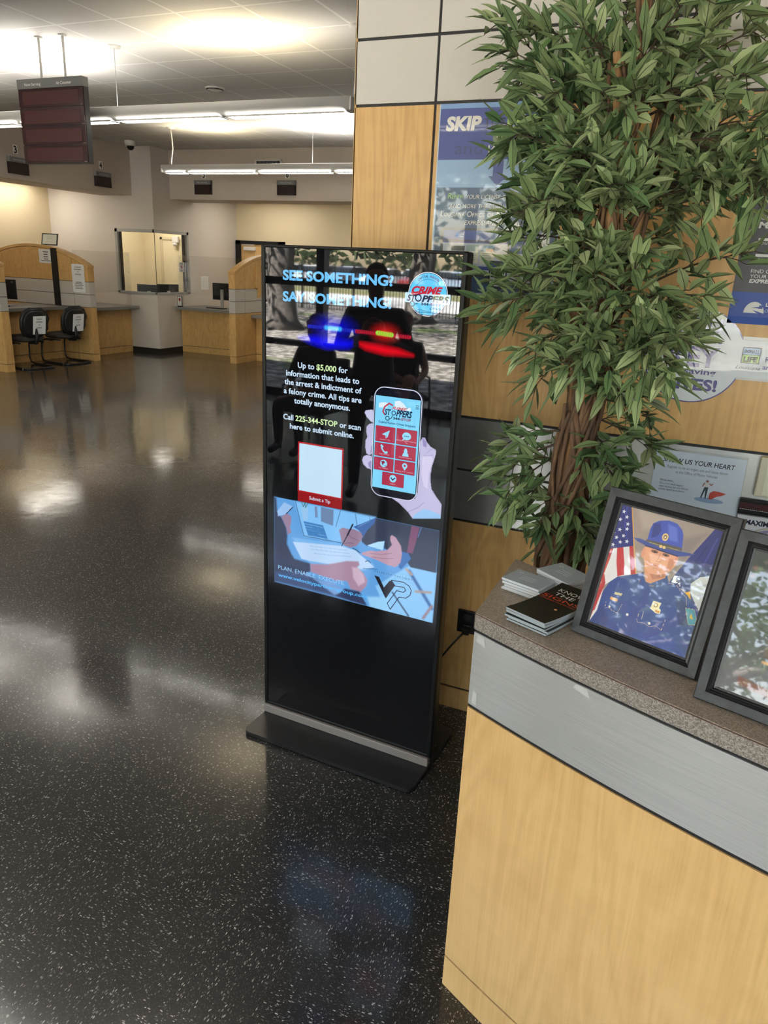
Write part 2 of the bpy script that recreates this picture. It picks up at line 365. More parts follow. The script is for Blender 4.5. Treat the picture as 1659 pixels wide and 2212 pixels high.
# ------------------------------------------------------------------ flat prints: millimetres in a frame of their own
_tc = {}
def text_mesh(s, bold=0.0, shear=0.0):
    key = (s, bold, shear)
    if key not in _tc:
        cu = bpy.data.curves.new('lettering', 'FONT'); cu.body = s; cu.size = 1.0; cu.offset = bold; cu.shear = shear; cu.resolution_u = 3
        o = bpy.data.objects.new('lettering', cu); C.objects.link(o)
        me = bpy.data.meshes.new_from_object(o.evaluated_get(bpy.context.evaluated_depsgraph_get()))
        V = [(v.co.x, v.co.y) for v in me.vertices]; Fc = [tuple(p.vertices) for p in me.polygons]
        bpy.data.objects.remove(o); bpy.data.curves.remove(cu); bpy.data.meshes.remove(me); _tc[key] = (V, Fc)
    return _tc[key]
class Print(MB):
    def __init__(s, step=0.12): MB.__init__(s); s.z = 0.0; s.step = step
    def up(s): s.z += s.step
    def P2(s, P, col): s.poly([(x, y, s.z) for x, y in P], col); s.up(); return s
    def rect(s, x0, y0, x1, y1, col): return s.P2([(x0, y0), (x1, y0), (x1, y1), (x0, y1)], col)
    def rrect(s, x0, y0, x1, y1, r, col):
        P = []
        for cx, cy, a in ((x1 - r, y0 + r, -90), (x1 - r, y1 - r, 0), (x0 + r, y1 - r, 90), (x0 + r, y0 + r, 180)):
            P += [(cx + r * math.cos(math.radians(a + t)), cy + r * math.sin(math.radians(a + t))) for t in range(0, 91, 15)]
        return s.P2(P, col)
    def disc(s, x, y, r, col, ry=None, n=40):
        ry = ry or r
        return s.P2([(x + r * math.cos(2 * PI * k / n), y + ry * math.sin(2 * PI * k / n)) for k in range(n)], col)
    def ring(s, x, y, r, w, col, n=40, a0=0, a1=360):
        for k in range(n):
            t0 = math.radians(a0 + (a1 - a0) * k / n); t1 = math.radians(a0 + (a1 - a0) * (k + 1) / n)
            s.poly([(x + q * math.cos(t), y + q * math.sin(t), s.z) for q, t in ((r - w, t0), (r, t0), (r, t1), (r - w, t1))], col)
        s.up(); return s
    def line(s, P, w, col, close=False):
        if close: P = list(P) + [P[0]]
        for (x0, y0), (x1, y1) in zip(P, P[1:]):
            l = math.hypot(x1 - x0, y1 - y0) or 1; nx, ny = -(y1 - y0) / l * w / 2, (x1 - x0) / l * w / 2; ex, ey = (x1 - x0) / l * w * 0.35, (y1 - y0) / l * w * 0.35
            s.poly([(x0 + nx - ex, y0 + ny - ey, s.z), (x1 + nx + ex, y1 + ny + ey, s.z), (x1 - nx + ex, y1 - ny + ey, s.z), (x0 - nx - ex, y0 - ny - ey, s.z)][::-1], col)
        s.up(); return s
    def text(s, t, x, y, cap, col, width=None, align='l', bold=0.0, shear=0.0, rot=0.0):
        """baseline at y, capitals cap mm tall, fitted to width mm"""
        V, Fc = text_mesh(t, bold, shear)
        xs = [v[0] for v in V]
        if not xs: return s
        x0, x1 = min(xs), max(xs); sy = cap / 0.729; sx = (width / (x1 - x0)) if width else sy
        w = (x1 - x0) * sx; ox = {'l': 0, 'c': -w / 2, 'r': -w}[align]; c, q = math.cos(rot), math.sin(rot)
        i = s.pts([(x + (ox + (vx - x0) * sx) * c - vy * sy * q, y + (ox + (vx - x0) * sx) * q + vy * sy * c, s.z) for vx, vy in V])
        for f in Fc: s.face([i[k] for k in f], col)
        s.up(); return s
    def lines(s, x, y, w, n, pitch, h, col, align='c'):
        """small print too fine to read: thin bars"""
        rr = random.Random(int(x * 7 + y * 3 + n))
        for k in range(n):
            ww = w * (0.65 + 0.35 * rr.random()); x0 = x - ww / 2 if align == 'c' else x
            s.poly([(x0, y - k * pitch, s.z), (x0 + ww, y - k * pitch, s.z), (x0 + ww, y - k * pitch + h, s.z), (x0, y - k * pitch + h, s.z)], col)
        s.up(); return s
    def raster(s, img, x0, y0, x1, y1):
        """a picture: one coloured cell grid, rows from the top"""
        h, w, _ = img.shape
        i = s.pts([(x0 + (x1 - x0) * c / (w - 1), y1 + (y0 - y1) * r / (h - 1), s.z) for r in range(h) for c in range(w)])
        I = [tuple(map(float, p)) for p in img.reshape(-1, 3)]
        for r in range(h - 1):
            for c in range(w - 1):
                a = r * w + c; b = a + w
                s.f.append((i[b], i[b + 1], i[a + 1], i[a])); s.c.append((I[b], I[b + 1], I[a + 1], I[a])); s.m.append(s.mi); s.sm.append(False)
        s.up(); return s
    def place(s, name, mat, parent, origin, ux=(1, 0, 0), uy=(0, 0, 1)):
        """lays the print on the plane through origin spanned by ux, uy (metres)"""
        o = Vector(origin); a = Vector(ux).normalized(); b = Vector(uy).normalized(); n = a.cross(b)
        s.v = [tuple(o + a * (x / 1000) + b * (y / 1000) + n * (z / 1000)) for x, y, z in s.v]
        return s.build(name, mat, parent)
class Canvas:
    """soft-edged painting on a pixel grid, in millimetres, for printed and displayed photographs"""
    def __init__(s, w, h, res, col=(0, 0, 0)):
        s.res = res; s.W = int(w / res) + 1; s.H = int(h / res) + 1; s.w = w; s.h = h
        s.a = np.empty((s.H, s.W, 3), np.float64); s.a[:] = col
        s.X, s.Y = np.meshgrid(np.linspace(0, w, s.W), np.linspace(h, 0, s.H))
    def _sub(s, P, pad):
        xs = [p[0] for p in P]; ys = [p[1] for p in P]
        c0 = max(0, int((min(xs) - pad) / s.res)); c1 = min(s.W, int((max(xs) + pad) / s.res) + 2)
        r0 = max(0, int((s.h - max(ys) - pad) / s.res)); r1 = min(s.H, int((s.h - min(ys) + pad) / s.res) + 2)
        return slice(r0, r1), slice(c0, c1)
    def _segd(s, X, Y, P, close):
        D = np.full(X.shape, 1e9); Q = list(P) + ([P[0]] if close else [])
        for (x0, y0), (x1, y1) in zip(Q, Q[1:]):
            dx, dy = x1 - x0, y1 - y0; t = np.clip(((X - x0) * dx + (Y - y0) * dy) / (dx * dx + dy * dy + 1e-9), 0, 1)
            D = np.minimum(D, np.hypot(X - x0 - t * dx, Y - y0 - t * dy))
        return D
    def put(s, sl, al, col): s.a[sl] = s.a[sl] * (1 - al[..., None]) + np.array(col) * al[..., None]
    def poly(s, P, col, soft):
        sl = s._sub(P, soft + 1); X = s.X[sl]; Y = s.Y[sl]
        if X.size == 0: return
        ins = np.zeros(X.shape, bool)
        for (x0, y0), (x1, y1) in zip(P, P[1:] + P[:1]):
            if y0 != y1: ins ^= ((y0 > Y) != (y1 > Y)) & (X < (x1 - x0) * (Y - y0) / (y1 - y0) + x0)
        d = np.where(ins, -1, 1) * s._segd(X, Y, P, True)
        s.put(sl, np.clip(0.5 - d / max(soft, 1e-3), 0, 1), col)
    def stroke(s, P, w, soft, col):
        sl = s._sub(P, w + soft); X = s.X[sl]; Y = s.Y[sl]
        if X.size: s.put(sl, np.clip(0.5 - (s._segd(X, Y, P, False) - w / 2) / max(soft, 1e-3), 0, 1), col)
    def glow(s, cx, cy, rx, ry, col, power=1.5, add=True):
        d = np.sqrt(((s.X - cx) / rx) ** 2 + ((s.Y - cy) / ry) ** 2); al = np.clip(1 - d, 0, 1) ** power
        if add: s.a += np.array(col) * al[..., None]
        else: s.a = s.a * (1 - al[..., None]) + np.array(col) * al[..., None]
    def paint(s, data, k, dx=0.0, dy=0.0):
        """data rows: kind, sRGB colour, softness, points"""
        for kind, col, par, pts in data:
            P = [tuple(float(q) for q in p.split(',')) for p in pts.split()]; col = S(*col)
            if kind == 'e':
                (cx, cy), (rx, ry) = P; P = [(cx + rx * math.cos(2 * PI * t / 20), cy + ry * math.sin(2 * PI * t / 20)) for t in range(20)]
            P = [(x + dx, y + dy) for x, y in P]
            if kind == 's': s.stroke(P, par[0] * k, par[1] * k, col)
            else: s.poly(P, col, par[0] * k)

# flat colour areas of the printed and displayed photographs (millimetres in each picture)
PHOTO = [
 ('p',(96,160,222),(2,),'46.9,951 714.6,947.8 711.8,600.9 45.6,604.8'),
 ('p',(128,192,245),(30,),'139.5,947.8 472.4,949.7 430.2,849.8 317.9,826.4 182.2,819.2'),
 ('p',(118,180,236),(20,),'126.4,803.5 344.5,823.7 476.2,770.3 434.8,736.2 211.4,710.9'),
 ('p',(140,198,244),(16,),'615.7,801.6 715.8,796.6 711.8,600.9 540.2,590.1 484.1,689.5'),
 ('s',(46,64,104),(6,2),'141.8,949 163.2,873.8 179.9,820.8 340,826'),
 ('p',(66,128,190),(3,),'177,878.6 260.9,878.5 282.2,829.3 198.3,826.6'),
 ('s',(120,178,226),(2,1),'180.7,869 267.8,869.6'),
 ('s',(120,178,226),(2,1),'184.1,859.2 272.5,860.3'),
 ('s',(120,178,226),(2,1),'187.4,849.5 275.4,849.8'),
 ('s',(120,178,226),(2,1),'191.2,837.7 278.4,839.7'),
 ('s',(110,168,220),(2,1),'204.4,878.6 223.5,826.8'),
 ('s',(110,168,220),(2,1),'231.7,878.9 252.9,828.7'),
 ('p',(108,134,172),(4,),'250.6,947.8 303.7,945.5 303.1,884 251.7,891.9'),
 ('p',(112,140,182),(3,),'223.8,944.4 235.9,944.2 238,902.3 226.7,902.6'),
 ('s',(40,56,92),(5,2),'332,948.8 314.2,882.9'),
 ('s',(40,56,92),(5,2),'392.4,946.3 400.8,904.1'),
 ('s',(40,56,92),(4,2),'449.5,947.3 451.3,933.8'),
 ('p',(150,196,236),(3,),'164.9,932 198.2,932 194.3,884.9 175.1,879.5'),
 ('s',(70,110,100),(7,3),'167,952.8 176.3,934.1 183,951.6 185.5,932.5 195.3,949.8'),
 ('p',(52,62,84),(8,),'472.4,947.7 714.6,947.8 712.1,793.7 616.3,792.9 581.3,833.8 576.6,843.9 527.6,837.4 510.8,841.8 511.5,868.7 484.9,859.1 443.6,835.6 421.8,847.2 417.1,879.3 453.3,926.3'),
 ('p',(56,100,166),(5,),'385.6,897.1 419.1,915.7 473.3,948.3 469.2,927.4 441.2,894.1 423.5,858.4 425.1,872.9 407.4,888.6'),
 ('s',(110,160,210),(4,3),'402.7,898.5 452.2,932'),
 ('p',(124,78,112),(6,),'611,945.6 640.7,945.3 631.1,890.8 621.1,845.6 599,844.7'),
 ('s',(104,150,206),(5,2),'646.7,944.9 637.2,908.4'),
 ('p',(58,112,180),(6,),'576.6,844.7 605.2,842.9 616.4,824.8 581.3,777 571.1,782.7'),
 ('p',(150,126,150),(5,),'327.6,873.4 342.6,886.5 364.4,884.8 385.9,889.1 416.1,883.1 425.2,868.9 417.5,847.1 401,827.4 375.4,815.4 351.2,818.5 339.9,830.9 334.9,850.4'),
 ('s',(98,80,110),(4,3),'362.8,868.3 378.4,855.2 408.8,849.4'),
 ('s',(98,80,110),(4,3),'353.2,825.5 370.4,833.2 387.8,832.8'),
 ('s',(26,32,52),(15,2),'383.2,905.4 363,860.2'),
 ('s',(26,32,52),(9,2),'363,860.2 340.4,813.8'),
 ('p',(186,214,246),(10,),'131.2,787.5 340.4,813.8 397.3,809.5 476.6,761.4 425.9,741.6 201.9,725.9 169.3,727.2'),
 ('s',(130,176,226),(4,3),'205.7,786.2 283,794.2 362.7,802.1'),
 ('s',(130,176,226),(4,3),'210.5,774.5 283.3,781.7 371.8,791.6'),
 ('s',(130,176,226),(4,3),'224.5,760.6 283.6,766.7 380.9,781.2'),
 ('p',(178,222,250),(3,),'443.5,838 484.8,860.3 511.5,868.3 506.2,832.8'),
 ('s',(22,26,40),(8,2),'386.3,816.1 401.6,811.2 417,803.9'),
 ('s',(22,26,40),(7,2),'439.7,775.2 450.1,781.7 461.1,775.1'),
 ('s',(40,70,120),(5,3),'430,746.7 489.6,756.9'),
 ('p',(188,152,172),(5,),'533.1,890.9 539,896.9 553.6,891.2 575.5,864.2 578.4,849 581.3,833.8 577,800.9 559.6,780.9 526.3,781.5 492.3,790.2 458.1,794.9 423.6,799.6 423.4,805.7 452.8,820.1 482.2,824.4 523.5,837.3 540.9,860.9 533.9,875.3'),
 ('s',(140,108,138),(5,4),'457.4,811 499.5,816 540.5,828.9'),
 ('s',(140,108,138),(5,4),'462.2,797.8 508.5,801.9 549.7,810.9'),
 ('p',(48,58,86),(22,),'46.9,951 57.8,945.5 62.4,892.1 83.7,871 102.7,836.8 107.5,808.1 105.2,773.5 124.4,739 138.7,720.5 209,716.8 211.8,685.1 165.2,657.1 45.6,604.8'),
 ('p',(62,80,120),(40,),'45.8,647.1 165.1,674.4 286.3,650.8 350.2,631.8 431.1,609 45.6,604.8'),
 ('p',(150,190,236),(5,),'62.4,896.3 93.1,936.1 131.3,925.8 101.6,891.2 64.8,875.8'),
 ('s',(20,28,48),(9,2),'100.2,890.1 131.3,924.9'),
 ('p',(150,124,152),(5,),'79,878.5 107.2,893.9 123.6,887 123.3,861.9 118.7,844.2 124.4,824.3 109.9,810.7 102.7,836.8'),
 ('p',(168,136,160),(16,),'209.1,714.6 284.5,729.4 364,760.9 411.8,769.9 416.6,756.9 406.2,745.4 435.1,727.9 451.3,702.6 445.7,680.3 425,652.1 385.3,653.1 366.5,682.6 322.1,672.1 258.2,678.6 211.9,683'),
 ('p',(204,176,196),(20,),'386.6,741.9 412.8,743.6 435.4,719.7 440.7,695.9 415.4,673.1 392.4,701.3'),
 ('p',(120,160,214),(26,),'226.2,658.2 313.3,661.5 368,636.1 314.5,614.4'),
 ('p',(46,56,92),(20,),'323.7,612.3 358.6,650.9 420.6,653.2 453.2,603.9 386.9,606.5'),
 ('p',(150,206,246),(30,),'451.7,639.6 536.6,660.6 552.6,597.5 466.3,602.9'),
 ('s',(44,60,92),(16,14),'552.4,681.1 619.3,606.5'),
 ('s',(60,110,170),(34,20),'613.2,777 705.8,657.7'),
 ('s',(190,160,140),(20,16),'600.6,782.2 621.9,767'),
 ('s',(170,150,140),(22,18),'641.9,707 697.7,716.6'),
 ('s',(150,130,140),(26,18),'705.3,665.8 676.5,613.1'),
]
HAND = [
 ('p',(196,196,228),(3,),'436.3,1324 446.9,1324.3 448.8,1280.8 437.9,1285.8 423,1298.9 414.8,1311.8 418.6,1319.7'),
 ('p',(188,184,220),(3,),'447.7,1279.6 451.9,1266.2 452.9,1242.6 451.1,1229.4 440.6,1223.5 428.3,1230.5 424,1247.3 424.4,1264.7 433.6,1275.6'),
 ('p',(190,186,222),(3,),'449.4,1240 451.8,1214.2 450.3,1192.2 447.5,1174.2 438.2,1167.2 427,1173.3 421.2,1196.7 422.7,1218.8 430.6,1233 442.3,1239'),
 ('p',(196,192,228),(3,),'445.4,1167.2 452.2,1150.6 454.2,1130.9 447.5,1119.1 432.8,1120.8 417.7,1131.8 411.7,1146.5 416.5,1160.6 428.5,1166.4'),
 ('p',(150,140,190),(5,),'443.8,1149.3 452.6,1146.2 453.9,1128.6 447.4,1120.9 440,1124.2 434.5,1138.9'),
 ('p',(150,140,190),(4,),'444,1200 451.1,1203.2 449.5,1183.3 442.6,1175.6'),
 ('s',(140,128,176),(3,3),'428,1237 440,1236.5 450.5,1242.3'),
 ('p',(192,188,222),(4,),'623.6,1238.8 631.4,1256.7 640.4,1255.9 648.1,1242.3 662.3,1229.6 680.7,1221.8 682.5,1211.6 678.4,1191.9 671.3,1165.2 668.6,1139.1 669,1117.6 674.4,1088.1 689.4,1068.9 715.1,1040.6 715.3,991.7 612.8,972 595.2,991.7 558.1,1018.7 531.3,1030.7 547.7,1034.8 617.8,1042.9 625.6,1066.4 628.2,1132.5'),
 ('p',(214,206,236),(14,),'635.7,1191.8 666.6,1200.7 674.2,1187 661.6,1142.2 661,1085.7 646.9,1092.1 635,1133.6'),
 ('p',(150,140,190),(5,),'630.5,1253.5 636,1255.3 647.1,1240.1 647,1225.3 635.6,1227.8'),
 ('s',(150,138,184),(6,5),'637.5,1198.4 657.8,1198.3 670.9,1203.5'),
 ('s',(150,138,184),(6,5),'650.5,1206.8 662.9,1221.3 671.7,1222.6'),
 ('p',(150,196,240),(12,),'618.9,987.1 652.1,1013.5 679.7,1012 712.1,1004.8 715.3,991.7 612.8,972'),
 ('s',(150,138,184),(8,6),'597.4,994.3 628.9,1013.7 650.6,1035.5'),
]
PORTRAIT = [
 ('p',(150,134,126),(1,),'-0,254 203,254 203,0 0,-0'),
 ('p',(168,152,142),(60,),'31.9,252.8 103.9,251.1 103.6,222 55.3,214.8'),
 ('p',(128,116,112),(60,),'133.3,218.1 175.4,238.2 146.8,168.6 132.3,147.6 141.8,179.4'),
 ('p',(232,226,226),(2,),'-1.8,156.8 44.4,178.2 68.1,125.9 32.6,108.9 10.7,83.6 10.8,30.8 0,-0 -3.5,61.5 -0.1,106.3'),
 ('p',(176,44,50),(2,),'-1.8,156.8 7.9,161.8 6.8,137.7 2.5,92.9 3.5,28.3 0.7,4 -2.5,9 -2.3,81.6'),
 ('p',(186,52,56),(2,),'14.8,164.9 26.5,170.4 38.1,139.6 44.4,116.9 32.2,108.8 22.3,134.8'),
 ('p',(176,44,50),(2,),'37.9,175 44.8,178.3 67.1,125.5 57.2,120.9'),
 ('p',(176,44,50),(2,),'-2.3,81.6 4.3,106.6 12.1,88.4 7.6,54.2 5.6,29 2.9,26.3'),
 ('p',(38,44,110),(2,),'-0,254 20.4,253.6 46,177 -1.8,156.6 -3,205'),
 ('s',(60,70,150),(10,8),'11.1,249.4 16.4,214.6 32.4,180.7'),
 ('s',(226,164,40),(7,2),'20.5,253.4 42.3,192 66.9,126.1'),
 ('p',(44,50,112),(2,),'187.7,253.7 203,254 205,129.8 201.5,88.9 164.8,124.9 133.2,129.2 139,145.5 154.8,183.4'),
 ('s',(34,38,90),(10,8),'181.6,215.7 162.1,156.9'),
 ('s',(66,74,150),(10,8),'195.5,235.9 180.6,154.5'),
 ('p',(206,206,210),(4,),'172.4,139.6 185.8,157.2 204.1,165 206.6,91.7 192.1,105.1 177.4,122.8'),
 ('s',(160,165,180),(4,4),'180.3,134 200.4,146.6'),
 ('s',(160,165,180),(4,4),'189.8,120.7 201.4,128.6'),
 ('p',(240,240,240),(1,),'137.7,131.6 139.1,145.1 149.7,146.8 155.9,128.2 149.7,132.4'),
 ('p',(224,166,50),(3,),'166.1,120.1 175.5,125.9 180.8,111.6 174,113.5'),
 ('p',(42,62,128),(2,),'0,-0 10.8,30.8 12,70.9 19.3,92.8 32.6,108.9 67.1,125.5 77,129.9 78.7,134 88.6,117.1 98.1,121.1 126.1,141.5 133.3,128.8 149.8,128.3 173.4,117 191.4,100.4 201.5,88.9 202.3,67.7 203,0'),
 ('p',(34,50,108),(30,),'6,3.2 16.6,46.3 38.7,23.3 38.6,-0.6'),
 ('p',(46,66,138),(30,),'106.8,12.9 163.6,33.3 201.5,5.6 131.3,0.6'),
 ('p',(32,48,104),(14,),'150.2,111.8 177.6,100.3 191.5,63.9 173.2,57.5'),
 ('p',(206,140,108),(3,),'78.4,143.5 124.6,147.3 123.7,135.5 99.4,116.3 90.5,116.6'),
 ('p',(170,108,84),(8,),'92.1,135.1 123.1,143.7 123,136.4 101.1,125.3'),
 ('p',(222,156,124),(3,),'68.4,182.7 134.8,184.5 135.9,171.5 135.3,162.6 129.4,150.4 121.2,142.9 106.5,136.2 92.2,134.7 81.8,142 75,155.1 70.3,162.1'),
 ('e',(216,146,116),(2,),'69.3,170.3 3.7,10.5'),
 ('e',(206,138,110),(2,),'134.7,174.2 3.1,9.1'),
 ('p',(236,176,146),(18,),'79.5,173.3 104.8,172.5 104.2,159.7 88.7,155'),
 ('p',(196,130,102),(14,),'121.1,173.2 134.9,175.3 130.7,153.3 120.7,145'),
 ('e',(120,84,70),(4,),'90.2,178.6 7.3,3'),
 ('e',(120,84,70),(4,),'112.8,178.2 7.1,3'),
 ('e',(40,36,40),(2,),'90.8,177.9 2.2,1.8'),
 ('e',(40,36,40),(2,),'113,177.4 2.2,1.8'),
 ('s',(190,122,98),(5,4),'102,178.9 100.7,165'),
 ('s',(160,96,82),(4,3),'97.8,161.6 103.3,161.6 107.3,163.6'),
 ('s',(150,84,80),(3,1),'88,151.7 95.5,153.3 103,152.7 113.1,151.6'),
 ('s',(196,130,108),(5,4),'95.3,146.5 105.3,148'),
 ('p',(64,80,166),(2,),'69.4,196 69.1,218.6 72,231 82.4,239 99.6,244.1 116.5,242.2 129.1,233.3 133.9,224.4 139.8,194.3 137.2,196.2 99.5,191.8'),
 ('p',(46,56,124),(16,),'72.3,230 85.4,235.7 91.5,220.7 86.5,208.9 75.9,201.7'),
 ('p',(88,106,190),(20,),'99.4,237.4 118.6,234.5 127.8,208.3 111.6,207.7'),
 ('p',(84,80,76),(2,),'67.6,197.2 138.6,200.1 139.4,192.7 99.9,190.2 67,191.5'),
 ('s',(206,180,120),(3,1),'69.8,193.2 99.1,193.3 137.8,194.3'),
 ('p',(62,76,140),(2,),'40.9,193.1 56.4,195.4 67.8,194.1 100.2,189.4 140,193.3 164.5,195.3 158.8,190.7 135.1,181.9 108.5,181.9 81,183.2 67.8,185 51.9,188.4'),
 ('s',(110,112,122),(3,2),'40.9,193.1 65.3,194 100.2,189.4 140,193.3 164.5,195.3'),
 ('s',(44,44,70),(10,4),'69,184.5 89.1,184.1 112.3,183 135,182.3'),
 ('e',(222,190,130),(1,),'102,211.2 6,7.6'),
 ('e',(90,66,50),(1,),'102,211.2 3.4,4.4'),
 ('e',(230,214,180),(1,),'102.1,210.8 1.8,2.4'),
 ('e',(226,196,130),(1,),'98.8,191.5 3,3'),
 ('e',(226,196,130),(1,),'105.4,191.4 3,3'),
 ('s',(30,42,96),(3,2),'78.7,134 89.1,116.8 104.2,98.9 117.2,119.9 127,140.7'),
 ('s',(36,52,112),(3,2),'89.3,116.2 75.3,95.8'),
 ('s',(28,40,92),(4,3),'95.9,98.3 88.8,70.5 88,38.3 87.4,1.6'),
 ('s',(36,54,120),(3,3),'24.8,49 38.7,23.3 38.6,-0.6'),
 ('s',(232,206,160),(2,1),'24.1,53.2 25.4,40.5 32.9,43.9 40.4,40.8 52.5,38.9 55.4,50.3 57.5,60'),
 ('s',(232,206,160),(2,1),'95.3,58.2 94,40.8 97.4,36 108.1,38.9 121.7,35.6 132.6,41.5 145.1,37.5 146.9,58.7'),
 ('s',(232,206,160),(2,1),'132.2,126.8 136.3,129.3 149.8,128.3 160.3,119.3 172.2,112.5 177,98'),
 ('p',(214,160,96),(1,),'30.6,66.6 46.2,66.1 46,60.5 30.4,60.9'),
 ('p',(206,190,150),(1,),'36.8,77.9 51.7,79.6 51,74.2 35.8,73.3'),
 ('p',(236,222,180),(1,),'114.9,86.6 130.9,86.7 129.1,76.7 133.3,73.7 134,66.4 126.1,64.9 113,70.2'),
 ('e',(150,110,70),(1,),'121.6,79.8 4.4,4.4'),
 ('e',(236,226,190),(1,),'121.6,79.8 2.6,2.6'),
 ('p',(196,130,60),(1,),'123.3,71.5 132.7,71 131.9,66.5 123.8,67.1'),
 ('s',(200,190,170),(3,1),'102.5,59.2 102.8,44.4'),
 ('e',(226,222,214),(1,),'73.3,43.2 2.7,2.6'),
 ('e',(216,212,204),(1,),'119.5,41.8 2.6,2.6'),
 ('e',(216,206,190),(1,),'34.1,46.1 2.1,2.1'),
 ('s',(206,160,110),(3,1),'76.1,116.3 78.7,112.9'),
 ('s',(206,160,110),(3,1),'99.5,112.1 107.5,113.6'),
 ('p',(70,140,160),(1,),'176.4,93.7 192.3,95.8 201.4,79.7 201.4,68.4 189.2,65.1'),
 ('s',(226,190,110),(2,1),'176.4,93.7 192.3,95.8 201.4,79.7 201.4,68.4 189.2,65.1 176.4,93.7'),
 ('p',(206,170,70),(1,),'187.9,77 189,87.7 195.3,77.5'),
]
STARS = [(8, 238), (5, 221), (17, 229), (10, 201), (24, 206), (21, 191), (8, 184), (-1, 191), (5, 168), (18, 177), (31, 182), (23, 216)]
UNPOS = [(140.9, 142.0), (146.4, 133.4)]

# ================================================================== THE SETTING
ZC = 3.557
b = MB(); b.poly([(-12.2, -4.05, 0), (4.2, -4.05, 0), (4.2, 14.1, 0), (-12.2, 14.1, 0)])
struct(b.build('floor', M_FLOOR), 'black speckled vinyl tile floor with a glossy wax finish', 'floor')
b = MB(); b.box(-12.2, 4.2, -4.2, 14.1, ZC, ZC + 0.1)
struct(b.build('ceiling', M_CEIL), 'white acoustic tile ceiling in a square metal grid', 'ceiling')
b = MB(); b.box(-12.13, -11.98, -4.2, 14.1, 0, ZC)
struct(b.build('wall_left', M_WALLB), 'beige wall behind the left service counter', 'wall')
b = MB(); b.box(-11.98, 4.2, 13.9, 14.05, 0, ZC)
struct(b.build('wall_back', M_WALLB), 'beige back wall behind the far service counter', 'wall')
b = MB(); b.box(4.05, 4.2, -4.2, 13.9, 0, ZC)
struct(b.build('wall_right', M_WALLW), 'pale side wall closing the lobby on the right', 'wall')
# soffits over the service counters
b = MB(); b.box(-10.70, -9.97, -4.1, 11.33, 2.756, ZC)
struct(b.build('soffit_left', M_SOFFIT), 'taupe bulkhead over the left service counter with numbers 3 and 4', 'soffit')
b = MB(); b.box(-9.51, 4.05, 11.81, 12.52, 2.742, ZC)
struct(b.build('soffit_back', M_SOFFIT), 'taupe bulkhead over the far service counter with numbers 5 and 6', 'soffit')
# lower staff ceilings behind the bulkheads, with lit troffers
b = MB(); b.box(-11.98, -10.70, -4.1, 11.33, 2.93, 3.0)
struct(b.build('ceiling_staff_left', M_CREAM), 'lower ceiling hidden behind the left bulkhead', 'ceiling')
b = MB(); b.box(-9.39, 4.05, 12.52, 13.9, 2.93, 3.0)
struct(b.build('ceiling_staff_back', M_CREAM), 'lower ceiling hidden behind the far bulkhead', 'ceiling')

# corner office: two walls meeting in an outward corner, with a corner window
WZ0, WZ1 = 1.075, 2.20
b = MB()
b.box(-11.98, -10.41, 11.33, 11.45, 0, ZC); b.box(-10.41, -9.51, 11.33, 11.45, 0, WZ0); b.box(-10.41, -9.51, 11.33, 11.45, WZ1, ZC)
struct(b.build('wall_corner_office_front', M_WALLW), 'white office wall left of the outward corner', 'wall')
b = MB()
b.box(-9.63, -9.51, 12.28, 13.9, 0, ZC); b.box(-9.63, -9.51, 11.45, 12.28, 0, WZ0); b.box(-9.63, -9.51, 11.45, 12.28, WZ1, ZC)
struct(b.build('wall_corner_office_side', M_WALLW), 'white office wall right of the outward corner', 'wall')
b = MB(); b.box(-11.97, -9.63, 13.80, 13.88, 0, 2.78); b.box(-11.97, -11.90, 11.45, 13.80, 0, 2.78); b.box(-11.97, -9.63, 11.45, 13.88, 2.74, 2.80)
struct(b.build('wall_corner_office_inside', M_CREAM), 'cream inner walls and ceiling of the corner office', 'wall')
b = MB()
b.box(-10.17, -9.498, 11.318, 11.33, 0, 0.095); b.box(-9.51, -9.498, 11.33, 11.98, 0, 0.095)
struct(b.build('baseboard_corner', M_BLACK), 'black rubber cove base round the outward corner', 'baseboard')
# corner window
w = MB(); t = 0.055
w.box(-10.41, -9.50, 11.315, 11.36, WZ0, WZ0 + 0.035); w.box(-10.41, -9.50, 11.315, 11.36, WZ1 - t, WZ1)
w.box(-10.41, -10.41 + t, 11.315, 11.36, WZ0, WZ1)
w.box(-9.54, -9.495, 11.315, 12.28, WZ0, WZ0 + 0.035); w.box(-9.54, -9.495, 11.315, 12.28, WZ1 - t, WZ1)
w.box(-9.54, -9.495, 12.28 - t, 12.28, WZ0, WZ1)
win = struct(w.build('window_1', M_WINFRAME), 'aluminium framed corner window of the small office', 'window')
w = MB(); w.box(-10.36, -10.33, 11.36, 11.41, WZ0, WZ1); w.box(-9.59, -9.54, 12.19, 12.22, WZ0, WZ1); w.build('gasket', M_BLACK, win)
w = MB(); w.poly([(-10.36, 11.34, WZ0), (-9.52, 11.34, WZ0), (-9.52, 11.34, WZ1), (-10.36, 11.34, WZ1)]); w.build('pane', M_GLASS, win)
w = MB(); w.poly([(-9.52, 11.34, WZ0), (-9.52, 12.24, WZ0), (-9.52, 12.24, WZ1), (-9.52, 11.34, WZ1)]); w.build('pane', M_GLASS, win)
w = MB(); w.box(-9.524, -9.516, 11.336, 11.344, WZ0, WZ1); w.build('corner_joint', M_DARKGREY, win)

